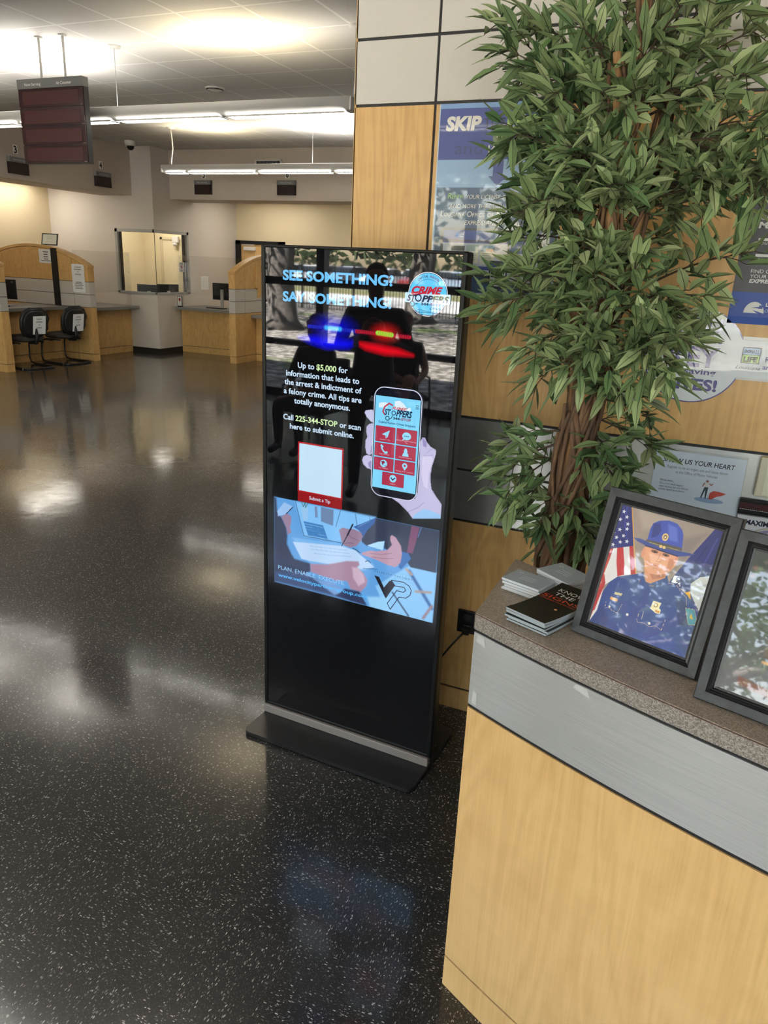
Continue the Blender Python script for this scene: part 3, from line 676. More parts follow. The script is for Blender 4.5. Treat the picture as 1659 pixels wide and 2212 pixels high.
# ---- panelled feature wall on the right
X0, X1, Y0 = -1.309, 4.04, 2.662
G = 0.005
mod = 0.2047
seams = [0.0, 0.099, 0.846, 0.846 + mod, 1.256, 2.318, 2.318 + mod, 2.318 + 2 * mod, 2.318 + 3 * mod, 2.318 + 4 * mod, 2.318 + 5 * mod, ZC]
core = MB(); core.box(X0 + 0.004, X1, Y0 + 0.008, 2.90, 0, ZC)
fw = struct(core.build('wall_panelled', M_GROOVE), 'feature wall of maple, white and brushed metal panels behind the tree', 'wall')
xs = [X0, -1.003, 1.50, X1]
for zi in range(len(seams) - 1):
    z0, z1 = seams[zi], seams[zi + 1]
    metal = zi in (2, 3)
    mt = M_STRIP if metal else (M_WHITEPANEL if z0 > 2.3 else M_WOOD)
    cols = xs
    for xa, xb in zip(cols, cols[1:]):
        p = MB(); p.box(xa + (0 if xa == X0 else G), xb - G if xb != X1 else xb, Y0, Y0 + 0.02, z0 + (G if zi else 0), z1 - G if zi < len(seams) - 2 else z1)
        p.build('metal_panel' if metal else ('white_panel' if z0 > 2.3 else ('base_panel' if zi == 0 else 'maple_panel')), mt, fw)
# end cap of that wall
p = MB(); p.box(X0 - 0.002, X0 + 0.004, Y0, 2.90, 0, ZC); p.build('end_panel', M_WOOD, fw)

# ---- window wall behind the viewer, seen in the glass of the kiosk and the pictures
w = MB(); YW = -4.0
b = MB(); b.box(-12.1, -10.15, YW - 0.15, YW + 0.05, 0, ZC); b.box(-10.15, 4.2, YW - 0.15, YW + 0.05, 2.95, ZC)
struct(b.build('wall_front', M_WALLW), 'wall over and beside the lobby windows', 'wall')
bars = [-10.15, -7.75, -5.35, -2.95, 1.85, 4.05]
for x in bars: w.box(x - 0.06, x + 0.06, YW - 0.06, YW + 0.06, 0, 2.95)
for z0, z1 in ((0.0, 0.10), (0.69, 0.77), (1.475, 1.575), (2.86, 2.95)): w.box(-10.15, 4.05, YW - 0.05, YW + 0.05, z0, z1)
lw = struct(w.build('window_2', M_DARKGREY), 'dark framed lobby window wall looking out on the trees', 'window')
for xa, xb in zip(bars, bars[1:]):
    p = MB(); p.poly([(xa + 0.06, YW, 0.1), (xb - 0.06, YW, 0.1), (xb - 0.06, YW, 2.86), (xa + 0.06, YW, 2.86)]); p.build('pane', M_GLASS, lw)
b = MB(); b.box(-1.90, -0.98, YW - 0.2, YW + 0.35, 0, 2.95)
struct(b.build('pillar_front', M_DARKGREY), 'dark pillar between the lobby windows', 'pillar')

# ================================================================== SERVICE COUNTERS IN THE BACKGROUND
def arched_divider(name, label, along, fixed, thick, end, peak, far, front_seam, z_low=0.885):
    """curved-top partition: maple, two metal bands, maple base. along 'x': spans x at y=fixed..fixed+thick"""
    R = 2.62; zp = 1.862
    t = thing(name, label, 'divider', (0, 0, 0), 0, 'arched dividers between the service counters')
    def top(a): return zp - (R - math.sqrt(R * R - (a - peak) ** 2))
    def bx(mb, a0, a1, z0, z1, d=0.0):
        lo, hi = min(a0, a1), max(a0, a1)
        if along == 'x': mb.box(lo, hi, fixed + d, fixed + thick - d, z0, z1)
        else: mb.box(fixed + d, fixed + thick - d, lo, hi, z0, z1)
    def arch(mb, a0, a1, fz0, fz1, n=24, d=0.0):
        A = [a0 + (a1 - a0) * k / n for k in range(n + 1)]
        prof = [(a, fz0(a)) for a in A] + [(a, fz1(a)) for a in A[::-1]]
        if along == 'x': mb.prism(prof, 'y', fixed + d, fixed + thick - d)
        else: mb.prism(prof, 'x', fixed + d, fixed + thick - d)
    g = 0.004
    sgn = 1 if end > far else -1
    c = MB(); bx(c, end - sgn * 0.006, far, 0, 1.40, 0.006); arch(c, end - sgn * 0.006, far, lambda a: 1.30, lambda a: top(a) - 0.03, d=0.006); c.build('core', M_GROOVE, t)
    segs = [(end, front_seam), (front_seam, far)]
    for k, (a0, a1) in enumerate(segs):
        e0 = a0 if k == 0 else a0 - sgn * g; e1 = a1 + sgn * g if k == 0 else a1
        m = MB(); bx(m, e0, e1, 0, 0.115 - g); m.build('base_panel', M_WOOD, t)
        m = MB(); bx(m, e0, e1, 0.115 + g, z_low - g); m.build('lower_panel', M_WOOD, t)
        m = MB(); bx(m, e0, e1, z_low + g, z_low + 0.205 - g); m.build('metal_band', M_BAND, t)
        m = MB(); bx(m, e0, e1, z_low + 0.205 + g, z_low + 0.41 - g); m.build('metal_band', M_BAND, t)
        m = MB(); arch(m, e0, e1, lambda a: z_low + 0.41 + g, lambda a: top(a) - 0.05); m.build('upper_panel', M_WOOD, t)
    m = MB(); arch(m, end + sgn * 0.004, far, lambda a: top(a) - 0.042, top, d=-0.006); m.build('arched_cap', M_WOODX, t)
    return t
divA = arched_divider('arched_divider', 'arched maple divider with a paper notice, right of the second chair', 'x', 9.78, 0.13, -9.617, -10.85, -11.95, -9.96)
divB = arched_divider('arched_divider', 'arched maple divider cut off by the left edge of the view', 'x', 8.03, 0.13, -9.62, -10.85, -11.95, -9.96)
divC = arched_divider('arched_divider', 'arched maple divider standing just left of the kiosk', 'y', -7.81, 0.13, 11.15, 12.38, 13.6, 11.45, 0.857)
p = MB(); p.box(-10.395, -10.268, 9.765, 9.78, 0.886, 1.803); p.build('dark_post', M_PLASTIC, divA)
p = MB()
p.prism([(11.77, 1.29), (11.77, 1.645), (11.85, 1.645), (12.0, 1.52), (12.0, 1.29)], 'x', -7.68, -7.655); p.prism([(11.84, 1.11), (11.84, 1.29), (11.97, 1.29), (11.97, 1.18), (11.88, 1.11)], 'x', -7.68, -7.655)
p.build('wood_bracket', M_WOOD, divC)
# glass holder posts: small sign bracket end

def counter(label, along, a0, a1, panel, edge, back, ztop, g):
    t = thing('service_counter', label, 'counter', (0, 0, 0), 0, 'service counters in the background')
    th = 0.05
    def bx(mb, lo, hi, p0, p1, z0, z1):
        p0, p1 = min(p0, p1), max(p0, p1)
        if along == 'y': mb.box(p0, p1, lo, hi, z0, z1)
        else: mb.box(lo, hi, p0, p1, z0, z1)
    s = -1 if along == 'y' else 1
    m = MB(); bx(m, a0, a1, panel, panel + s * 0.03, 0.119, ztop - th); m.build('front_panel', M_WOOD, t)
    m = MB(); bx(m, a0, a1, panel, panel + s * 0.03, 0, 0.111); m.build('base_panel', M_WOOD, t)
    m = MB(); bx(m, a0, a1, panel + s * 0.006, panel + s * 0.03, 0.10, 0.13); m.build('groove', M_GROOVE, t)
    m = MB(); bx(m, a0, a1, edge, back, ztop - th, ztop); m.build('worktop', M_DESK, t)
    return t
counter('maple service counter behind the two black chairs, grey worktop', 'y', 8.17, 9.77, -10.33, -10.106, -11.0, 0.88, 0)
counter('maple service counter between the arched divider and the outward corner', 'y', 9.92, 11.325, -10.15, -9.935, -10.9, 0.85, 0)
counter('maple service counter right of the outward corner, under the clear screen', 'x', -9.495, -7.82, 11.98, 11.80, 12.75, 0.85, 0)
counter('maple service counter half hidden behind the kiosk', 'x', -7.67, -4.2, 11.78, 11.62, 12.5, 0.82, 0)

# clear acrylic sneeze screens
def acrylic(label, along, pos, a0, a1, z0, z1, br):
    t = thing('sneeze_screen', label, 'screen', (0, 0, 0), 0, 'clear acrylic counter screens')
    m = MB()
    if along == 'y': m.box(pos - 0.003, pos + 0.003, a0, a1, z0, z1)
    else: m.box(a0, a1, pos - 0.003, pos + 0.003, z0, z1)
    m.build('acrylic_sheet', M_ACRYL, t)
    for a in br:
        m = MB(); q = MB()
        if along == 'y':
            m.box(pos - 0.02, pos - 0.003, a - 0.05, a + 0.05, 0.85, z1)
        else:
            m.box(a - 0.05, a + 0.05, pos + 0.003, pos + 0.02, 0.85, z1)
        bk = m.build('acrylic_bracket', M_ACRYL, t)
        for z in (1.2, 1.45, 1.74):
            q = MB(); q.cyl(*(((pos + 0.003, a, z), (pos + 0.012, a, z)) if along == 'y' else ((a, pos - 0.012, z), (a, pos - 0.003, z))), 0.012, 10); q.build('bolt', M_ALU, bk)
acrylic('clear acrylic screen over the counter left of the outward corner', 'y', -10.08, 9.93, 11.30, 1.10, 1.79, (11.24,))
acrylic('clear acrylic screen over the counter right of the outward corner', 'x', 11.90, -9.49, -7.83, 1.10, 1.78, (-9.42,))

# door in the back wall
d = thing('door_1', 'maple door in a black frame behind the arched divider', 'door', (0, 0, 0)); d['kind'] = 'structure'
m = MB(); m.box(-9.37, -8.45, 13.86, 13.895, 0.01, 2.06); m.build('door_leaf', M_WOODF, d)
m = MB(); m.box(-9.49, -9.37, 13.83, 13.90, 0, 2.13); m.box(-8.45, -8.33, 13.83, 13.90, 0, 2.13); m.box(-9.49, -8.33, 13.83, 13.90, 2.06, 2.13); m.build('door_frame', M_PLASTIC, d)
m = MB(); m.rbox(-9.28, -9.00, 13.80, 13.86, 1.935, 2.01, 0.01); c = m.build('door_closer', M_WHITEMETAL, d)
m = MB(); m.box(-9.31, -9.02, 13.80, 13.82, 2.035, 2.055); m.build('closer_arm', M_ALU, c)

# ---------------------------------------------------------------- chairs with paper notices on their backs
def sled_chair(label, loc, rz, paper=True):
    """faces local -x (towards the counter); back at +x"""
    t = thing('sled_chair', label, 'chair', loc, rz, 'black sled base chairs')
    # seat pad
    def pad(w, d, th, pin=0.18, n=28):
        P = []
        for k in range(n):
            a = 2 * PI * k / n; c, s = math.cos(a), math.sin(a)
            P.append((math.copysign(abs(c) ** 0.6, c) * d / 2, math.copysign(abs(s) ** 0.6, s) * w / 2 * (1 - pin * (0.5 + 0.5 * c) * 0.3)))
        return P
    def cushion(P, z0, z1, M=None, er=0.75):
        m = MB(); m.smooth = True
        lv = [(0.80, z0), (0.96, z0 + (z1 - z0) * 0.2), (1.0, (z0 + z1) / 2), (0.97, z1 - (z1 - z0) * 0.18), (0.80, z1)]
        R = []
        for sc, z in lv:
            q = [Vector((x * sc, y * sc, z)) for x, y in P]
            if M: q = [M @ v for v in q]
            R.append(m.pts(q))
        n = len(P)
        for A, B in zip(R, R[1:]):
            for k in range(n): m.face((A[k], A[(k + 1) % n], B[(k + 1) % n], B[k]))
        m.face(R[0][::-1]); m.face(R[-1]); return m
    cushion(pad(0.50, 0.48, 0.09), 0.40, 0.49, Matrix.Translation((-0.16, 0, 0))).build('seat', M_FABRIC, t)
    # backrest: shield shape, leaning
    prof = [(-0.20, -0.20), (-0.245, -0.08), (-0.25, 0.06), (-0.20, 0.18), (-0.10, 0.235), (0.10, 0.235), (0.20, 0.18), (0.25, 0.06), (0.225, -0.03), (0.235, -0.10), (0.18, -0.19), (0.07, -0.235), (-0.08, -0.235)]
    prof = [(y, z) for y, z in prof]
    L = Matrix.Translation((0.12, 0, 0.70)) @ Matrix.Rotation(math.radians(10), 4, 'Y') @ Matrix.Rotation(math.radians(90), 4, 'Y')
    Pb = [(-z, y) for y, z in prof]
    cushion(Pb, -0.035, 0.035, L).build('backrest', M_PLASTIC, t)
    m = cushion([(x * 0.82, y * 0.82) for x, y in Pb], 0.022, 0.045, L); m.build('back_shell', M_SATIN, t)
    m = MB(); m.tube([(-0.02, 0, 0.39), (0.12, 0, 0.40), (0.155, 0, 0.47), (0.135, 0, 0.62)], [0.03, 0.032, 0.03, 0.02], 8); m.build('back_support', M_PLASTIC, t)
    for s in (-1, 1):
        m = MB(); m.tube([(0.0, s * 0.20, 0.385), (-0.30, s * 0.215, 0.385), (-0.39, s * 0.22, 0.36), (-0.42, s * 0.225, 0.30), (-0.44, s * 0.23, 0.10), (-0.41, s * 0.235, 0.03), (-0.33, s * 0.24, 0.014), (0.12, s * 0.25, 0.014), (0.18, s * 0.22, 0.014), (0.20, s * 0.15, 0.014), (0.205, 0, 0.014)], 0.0135, 8)
        m.build('leg_frame', M_SATIN, t)
        m = MB(); m.cyl((0.10, s * 0.262, 0.012), (0.10, s * 0.27, 0.012), 0.012, 8); m.build('glide', M_CHROME, t)
        m = MB(); m.box(-0.33, -0.20, s * 0.19 - 0.02, s * 0.19 + 0.02, 0.355, 0.385); m.build('seat_bracket', M_SATIN, t)
    return t
def on_chair_paper(ch, label):
    M = Matrix.Translation(ch.location) @ Matrix.Rotation(ch.rotation_euler.z, 4, 'Z') @ Matrix.Translation((0.12, 0, 0.70)) @ Matrix.Rotation(math.radians(10), 4, 'Y')
    R3 = M.to_3x3()
    p = Print(0.4); ink = (0.03, 0.03, 0.03)
    p.rect(-108, -140, 108, 140, (0.86, 0.87, 0.88))
    for k, tx in enumerate(('LOUISIANA', 'DEPARTMENT', 'OF', 'REVENUE')): p.text(tx, 0, 84 - k * 44, 20, ink, width={0: 96, 1: 112, 2: 24, 3: 84}[k], align='c', bold=0.015)
    o = p.place('paper_notice', M_PAPER, None, M @ Vector((0.049, 0.05, -0.03)), R3 @ Vector((0, 1, 0)), R3 @ Vector((0, 0, 1)))
    tag(o, label, 'notice', 'paper notices for the revenue department')
ch1 = sled_chair('black sled chair with a paper notice, nearer the left edge of the view', (-9.74, 8.62, 0), math.radians(-8))
ch2 = sled_chair('black sled chair with a paper notice, close to the arched divider', (-9.74, 9.40, 0), math.radians(-4))
on_chair_paper(ch1, 'white paper notice taped to the back of the left sled chair')
on_chair_paper(ch2, 'white paper notice taped to the back of the sled chair by the divider')

def paper(label, origin, ux, w, h, rows, small, col=(0.80, 0.80, 0.82)):
    p = Print(0.4); ink = (0.03, 0.03, 0.03); p.rect(0, -h, w, 0, col)
    y = -h * 0.13
    for tx, wf in rows: p.text(tx, w / 2, y, h * 0.05 if h > 300 else h * 0.075, ink, width=w * wf, align='c', bold=0.015); y -= h * (0.085 if h > 300 else 0.13)
    if small: p.lines(w / 2, y - h * 0.18, w * 0.72, small, h * 0.055, h * 0.022, (0.12, 0.12, 0.12))
    o = p.place('paper_notice', M_PAPER, None, origin, ux, (0, 0, 1)); return tag(o, label, 'notice', 'paper notices for the revenue department')
REV = [('LOUISIANA', 0.52), ('DEPARTMENT', 0.6), ('OF', 0.14), ('REVENUE', 0.46)]
paper('tall white notice taped near the right end of the arched divider', (-9.965, 9.775, 1.57), (1, 0, 0), 270, 450, REV, 5)
p = Print(0.4); p.rect(0, -222, 310, 0, (0.72, 0.72, 0.74)); p.lines(155, -50, 130, 4, 38, 13, (0.05, 0.05, 0.05)); p.lines(155, -190, 240, 1, 20, 10, (0.08, 0.08, 0.08))
tag(p.place('paper_notice', M_PAPER, None, (-10.67, 9.775, 1.78), (1, 0, 0), (0, 0, 1)), 'small white notice taped high on the arched divider, left of the dark post', 'notice')
# certificate on the divider
f = thing('framed_certificate', 'small framed certificate standing on top of the arched divider', 'picture frame', (-10.49, 9.85, 1.847), math.radians(10))
m = MB(); TL = Matrix.Rotation(math.radians(-14), 4, 'X')
for q in ((-0.15, -0.135, 0, 0.19), (0.135, 0.15, 0, 0.19), (-0.15, 0.15, 0, 0.015), (-0.15, 0.15, 0.175, 0.19)): m.box(q[0], q[1], -0.008, 0.01, q[2], q[3], TL)
m.build('frame', M_PLASTIC, f)
p = Print(0.3); p.rect(-136, 14, 136, 176, (0.72, 0.72, 0.64)); p.lines(0, 130, 150, 4, 24, 6, (0.45, 0.46, 0.36)); p.place('certificate', M_PAPER, f, TL @ Vector((0, -0.003, 0)), (1, 0, 0), TL.to_3x3() @ Vector((0, 0, 1)))

# monitors
def monitor(label, loc, rz, w=0.40, h=0.29, z=0.15, name='monitor'):
    t = thing(name, label, 'monitor', loc, rz, 'black office monitors seen from behind')
    m = MB(); m.rbox(-w / 2, w / 2, 0, 0.035, z, z + h, 0.006); m.build('housing', M_PLASTIC, t)
    p = Print(0.2); p.ring(0, 0, 17, 3, (0.35, 0.36, 0.37), 24); p.text('DELL', 0, -4, 8, (0.35, 0.36, 0.37), width=22, align='c')
    p.place('round_logo', M_PAPER, t, (w * 0.40 - 0.01, -0.001, z + h - 0.04), (1, 0, 0), (0, 0, 1))
    m = MB(); m.box(-0.03, 0.03, -0.03, 0.0, 0.01, z + h * 0.62); m.build('stand', M_ALU, t)
    m = MB(); m.rbox(-0.11, 0.11, -0.12, 0.08, 0, 0.012, 0.004); m.build('foot', M_ALU, t)
    return t
def monitor2(*a, **k): return monitor(*a, **k)
monitor('black monitor with a silver stand on the left counter, seen from behind', (-10.72, 9.05, 0.88), math.radians(16), 0.40, 0.31, 0.10)
monitor('black monitor with a round logo on the far counter beside the arched divider', (-8.76, 12.3, 0.85), 0, 0.46, 0.31, 0.15)
m = MB(); m.box(-8.93, -8.55, 12.0, 12.13, 0.85, 0.868); tag(m.build('keyboard', M_PLASTIC), 'black keyboard lying on the far counter below the monitor', 'keyboard')
m = MB(); m.box(-10.75, -10.42, 8.75, 8.87, 0.88, 0.897); tag(m.build('keyboard', M_PLASTIC), 'black keyboard on the left counter below the monitor', 'keyboard')
b = MB(); b.box(-10.36, -9.65, 11.50, 12.15, 0.70, 0.74)
b.box(-10.36, -10.30, 11.50, 12.1, 0, 0.70); b.box(-9.72, -9.65, 11.50, 12.1, 0, 0.70)
tag(b.build('office_desk', M_DESK), 'desk inside the corner office, under the corner window', 'desk')
monitor('black monitor in the left half of the corner window', (-10.14, 11.85, 0.74), math.radians(24), 0.46, 0.32, 0.16)
monitor('black monitor in the right half of the corner window', (-9.82, 12.02, 0.74), math.radians(62), 0.44, 0.32, 0.18)
# office door and emergency lamp inside
t = thing('door_2', 'cream door on the inner wall of the corner office', 'door'); t['kind'] = 'structure'
m = MB(); m.box(-11.34, -10.50, 13.77, 13.80, 0.0, 2.09); m.build('door_leaf', M_CREAM, t)
m = MB(); m.box(-11.40, -11.34, 13.75, 13.80, 0, 2.14); m.box(-10.50, -10.44, 13.75, 13.80, 0, 2.14); m.box(-11.40, -10.44, 13.75, 13.80, 2.09, 2.14); m.build('door_frame', M_WALLB, t)
t = thing('emergency_light', 'white emergency light on the inner office wall', 'lamp', (-10.95, 13.75, 2.03))
m = MB(); m.rbox(-0.08, 0.08, -0.06, 0.0, 0.0, 0.13, 0.012); m.build('housing', M_WHITEMETAL, t)
m = MB(); m.lathe([(0.0, -0.07), (0.045, -0.06), (0.055, -0.02), (0.03, 0.0)], 16, (0, -0.05, 0)); m.build('lamp_head', M_WHITEMETAL, t)
# signs on the screens and wall
p = Print(0.4); p.rect(0, 0, 125, 175, (0.62, 0.62, 0.62)); p.ring(62, 88, 34, 7, S(190, 40, 40)); p.line([(40, 110), (84, 64)], 7, S(190, 40, 40)); p.rect(52, 68, 72, 108, (0.03, 0.03, 0.03)); p.lines(62, 150, 90, 2, 16, 8, (0.05, 0.05, 0.05)); p.lines(62, 30, 90, 2, 16, 8, (0.05, 0.05, 0.05))
tag(p.place('prohibition_sign', M_PAPER, None, (-9.435, 11.885, 1.485), (1, 0, 0), (0, 0, 1)), 'white sign with a red barred circle taped to the clear screen', 'sign')
t = thing('sheet_protectors', 'bundle of clear plastic sleeves hanging on the screen right of the barred sign', 'sleeves', (-9.29, 11.885, 1.13))
for k in range(4):
    m = MB(); m.box(0.004 * k, 0.10 - 0.006 * k, -0.004 - 0.007 * k, -0.002 - 0.007 * k, 0.02 * k, 0.60 - 0.02 * k); m.build('sleeve', M_ACRYL, t)
t = thing('desk_sign', 'small black framed sign standing on the far counter, below the window', 'sign', (-9.41, 11.835, 0.85), 0)
m = MB(); m.box(-0.055, 0.055, 0, 0.012, 0.012, 0.195); m.build('frame', M_PLASTIC, t)
m = MB(); m.box(-0.04, 0.04, -0.02, 0.05, 0, 0.012); m.build('foot', M_PLASTIC, t)
p = Print(0.3); p.rect(-45, 22, 45, 186, (0.66, 0.66, 0.64)); p.disc(0, 135, 24, S(150, 40, 44), 34); p.lines(0, 85, 60, 4, 16, 5, (0.3, 0.3, 0.3)); p.place('card', M_PAPER, t, (0, -0.001, 0), (1, 0, 0), (0, 0, 1))
p = Print(0.4); p.rect(0, 0, 240, 255, (0.88, 0.88, 0.88))
for k in range(9): p.line([(20, 30 + k * 24), (220, 30 + k * 24)], 2, (0.3, 0.3, 0.3))
for k in range(5): p.line([(20 + k * 50, 30), (20 + k * 50, 222)], 2, (0.3, 0.3, 0.3))
tag(p.place('posted_schedule', M_PAPER, None, (-9.507, 12.64, 1.15), (0, 1, 0), (0, 0, 1)), 'white sheet with a printed table on the office wall right of the window', 'notice')

# ---------------------------------------------------------------- ceiling fixtures
def half_tube(x0, x1, y, z, r=0.105, n=14):
    prof = [(y + r * math.cos(PI * k / n), z + 0.052 - (r * 0.95) * math.sin(PI * k / n)) for k in range(n + 1)]
    prof = [(py, max(pz, z - 0.045)) for py, pz in prof]
    m = MB(); m.smooth = True; m.prism(prof + [(y - r, z + 0.056), (y + r, z + 0.056)], 'x', x0, x1); return m
def hanging_light(label, y, x0, x1, first, cables, name='hanging_light'):
    t = thing(name, label, 'light', ((x0 + x1) / 2, y, ZC), 0, 'hanging linear light fixtures'); cx = (x0 + x1) / 2
    z = 2.99 - ZC
    half_tube(x0 - cx, x1 - cx, 0, z).build('housing', M_WHITEMETAL, t)
    m = MB(); m.rbox(x0 - cx - 0.015, x0 - cx + 0.005, -0.1, 0.1, z - 0.045, z + 0.055, 0.008); m.build('end_cap', M_WHITEMETAL, t)
    m = MB(); m.rbox(x1 - cx - 0.005, x1 - cx + 0.015, -0.1, 0.1, z - 0.045, z + 0.055, 0.008); m.build('end_cap', M_WHITEMETAL, t)
    x = first
    while x > x0 + 0.1:
        xa = max(x - 1.14, x0 + 0.03)
        m = MB(); m.box(xa - cx, x - cx, -0.062, 0.062, z - 0.0465, z - 0.044); ln = m.build('lens', M_LENS, t)
        m = MB(); k = xa
        while k < x: m.box(k - cx, k - cx + 0.006, -0.064, 0.064, z - 0.056, z - 0.0465); k += 0.06
        m.box(xa - cx, x - cx, -0.068, -0.062, z - 0.057, z - 0.044); m.box(xa - cx, x - cx, 0.062, 0.068, z - 0.057, z - 0.044)
        m.build('louvre', M_WHITEMETAL, ln)
        x -= 1.215
    for c in cables:
        m = MB(); m.tube([(c - cx, 0, z + 0.05), (c - cx, 0, 0)], 0.0025, 6); cb = m.build('cable', M_ALU, t)
        m = MB(); m.lathe([(0.0, -0.02), (0.055, -0.018), (0.06, 0.0)], 16, (c - cx, 0, 0)); m.build('ceiling_cup', M_WHITEMETAL, cb)
    return t
hanging_light('long hanging light fixture running behind the hanging display board', 6.03, -9.1, -2.966, -3.024, (-2.974, -5.41, -7.85))
fx = hanging_light('hanging light fixture in front of the far bulkhead with numbers 5 and 6', 9.80, -7.95, 1.0, 0.93, (-5.443, -3.0, -0.6))
m = MB(); cx = fx.location.x; m.tube([(-7.84 - cx, 0, -0.51), (-7.83 - cx, 0, -0.42), (-7.80 - cx, 0.0, -0.28), (-7.815 - cx, 0, -0.10), (-7.831 - cx, 0, 0)], 0.010, 8); m.lathe([(0.0, -0.02), (0.055, -0.018), (0.06, 0.0)], 16, (-7.831 - cx, 0, 0)); m.build('power_cord', M_WHITEMETAL, fx)
hanging_light('hanging light fixture overhead, nearest the viewer', 2.25, -9.1, -1.6, -1.66, (-2.0, -4.4, -6.8))
hanging_light('hanging light fixture near the lobby windows', -1.55, -9.1, 3.4, 3.34, (3.0, 0.6, -1.8, -4.2, -6.6))
def uplight(x, y, w, col, ln=0.55):
    d = bpy.data.lights.new('uplight_lamp', 'AREA'); d.shape = 'RECTANGLE'; d.size = ln; d.size_y = 0.12; d.energy = w; d.color = col; d.spread = math.radians(155 if ln < 1 else 178)
    o = bpy.data.objects.new('uplight_lamp', d); C.objects.link(o); o.location = (x, y, 3.06); o.rotation_euler = (PI, 0, 0)
WH, WM = (1.0, 0.96, 0.88), (1.0, 0.84, 0.52)
for x, y, k, c in ((-6.55, 6.08, 2.0, WH), (-4.08, 6.0, 0.6, WM), (-8.3, 6.03, 1.4, WH), (-7.2, 9.85, 0.55, WM), (-5.2, 9.95, 1.8, WH), (-3.0, 9.8, 1.6, WH), (-0.8, 9.8, 1.2, WH),
                   (-7.6, 2.25, 1.6, WH), (-4.9, 2.25, 1.6, WH), (-2.6, 2.25, 1.4, WH), (-7.0, -1.55, 1.4, WH), (-4.0, -1.55, 1.4, WH), (-1.0, -1.55, 1.4, WH), (2.0, -1.55, 1.4, WH)):
    uplight(x, y, UP_W * k * 0.85, c)
for x, y, ln in ((-6.0, 6.03, 6.0), (-3.5, 9.8, 8.6), (-5.4, 2.25, 7.2), (-2.8, -1.55, 12.0)):
    uplight(x, y, 2.6 * ln, (1.0, 0.95, 0.86), ln)
def troffer(label, x0, x1, y0, y1, z):
    t = thing('ceiling_troffer', label, 'light', ((x0 + x1) / 2, (y0 + y1) / 2, z))
    w, h = (x1 - x0) / 2, (y1 - y0) / 2
    m = MB(); m.box(-w, w, -h, h, -0.004, 0.0); m.build('diffuser', M_TROFFER, t)
    m = MB(); m.box(-w - 0.03, -w, -h - 0.03, h + 0.03, -0.012, 0); m.box(w, w + 0.03, -h - 0.03, h + 0.03, -0.012, 0); m.box(-w, w, -h - 0.03, -h, -0.012, 0); m.box(-w, w, h, h + 0.03, -0.012, 0); m.build('frame', M_WHITEMETAL, t)
troffer('lit ceiling panel behind the left bulkhead, over the first counter', -11.85, -11.25, 7.0, 8.2, 2.928)
troffer('lit ceiling panel behind the left bulkhead, near the office', -11.85, -11.25, 9.7, 10.9, 2.928)
troffer('lit ceiling panel inside the corner office', -11.4, -10.5, 12.5, 13.4, 2.738)
troffer('lit ceiling panel behind the far bulkhead, near the maple door', -8.9, -7.7, 12.75, 13.35, 2.928)
troffer('lit ceiling panel behind the far bulkhead, hidden by the panelled wall', -6.2, -5.0, 12.75, 13.35, 2.928)

# smoke detector, camera, vent
t = thing('smoke_detector', 'round white device hanging low on the ceiling, behind the display board', 'detector', (-5.52, 7.70, ZC))
m = MB(); m.lathe([(0.0, -0.028), (0.06, -0.026), (0.105, -0.012), (0.11, 0.0)], 28); m.build('cover', M_WHITEMETAL, t)
m = MB(); m.lathe([(0.085, -0.022), (0.092, -0.021), (0.098, -0.016)], 28); m.build('dark_ring', M_PLASTIC, t)
t = thing('dome_camera', 'white dome security camera on the ceiling by the outward corner', 'camera', (-9.47, 10.80, ZC))
m = MB(); m.lathe([(0.09, 0.0), (0.09, -0.05), (0.075, -0.075), (0.06, -0.08)], 24); m.build('housing', M_WHITEMETAL, t)
m = MB(); m.lathe([(0.062, -0.078), (0.055, -0.11), (0.03, -0.138), (0.0, -0.145)], 24); m.build('dome', M_PLASTIC, t)
t = thing('air_vent', 'small air grille on the far bulkhead above the hanging light', 'vent', (-7.41, 11.81, 3.33))
m = MB(); m.box(-0.27, -0.235, -0.012, 0, -0.05, 0.05); m.box(0.235, 0.27, -0.012, 0, -0.05, 0.05); m.box(-0.27, 0.27, -0.012, 0, 0.032, 0.05); m.box(-0.27, 0.27, -0.012, 0, -0.05, -0.032); m.build('frame', M_WHITEMETAL, t)
m = MB(); m.box(-0.235, 0.235, -0.003, 0, -0.032, 0.032); m.build('backing', M_PLASTIC, t)
m = MB(); [m.box(-0.235 + k * 0.0285, -0.225 + k * 0.0285, -0.010, -0.003, -0.032, 0.032) for k in range(17)]; m.build('slats', M_GREYP, t)

# hanging display board
t = thing('queue_display', 'hanging dark red queue display board with four rows', 'display', (-5.775, 5.60, ZC))
z1 = 3.223 - ZC; W2 = 0.385
m = MB(); m.box(-W2, W2, 0.0, 0.055, z1 - 0.692, z1 - 0.075); m.build('housing', M_DARKGREY, t)
for k in range(4):
    za = z1 - 0.080 - k * 0.1535
    m = MB(); m.box(-W2 + 0.004, W2 - 0.004, -0.012, 0.0, za - 0.146, za); r = m.build('display_row', M_LED, t)
    m = MB(); m.box(-W2 + 0.05, W2 - 0.05, -0.014, -0.012, za - 0.125, za - 0.02); m.build('led_field', plain('led_field', (0.046, 0.009, 0.010), 0.35), r)
    p = Print(0.3); p.rect(0, 0, 30, 7, (0.16, 0.10, 0.10)); p.place('maker_badge', M_PAPER, r, (W2 - 0.04, -0.0125, za - 0.142), (1, 0, 0), (0, 0, 1))
m = MB(); m.box(-W2, W2, -0.016, 0.057, z1 - 0.077, z1); hd = m.build('header', M_GREYP, t)
p = Print(0.3); ink = (0.9, 0.9, 0.89); p.text('Now Serving', 92, 20, 24, ink, width=195, bold=0.012); p.text('At Counter', 470, 20, 24, ink, width=180, bold=0.012)
p.place('lettering', M_PAPER, hd, (-W2, -0.017, z1 - 0.075), (1, 0, 0), (0, 0, 1))
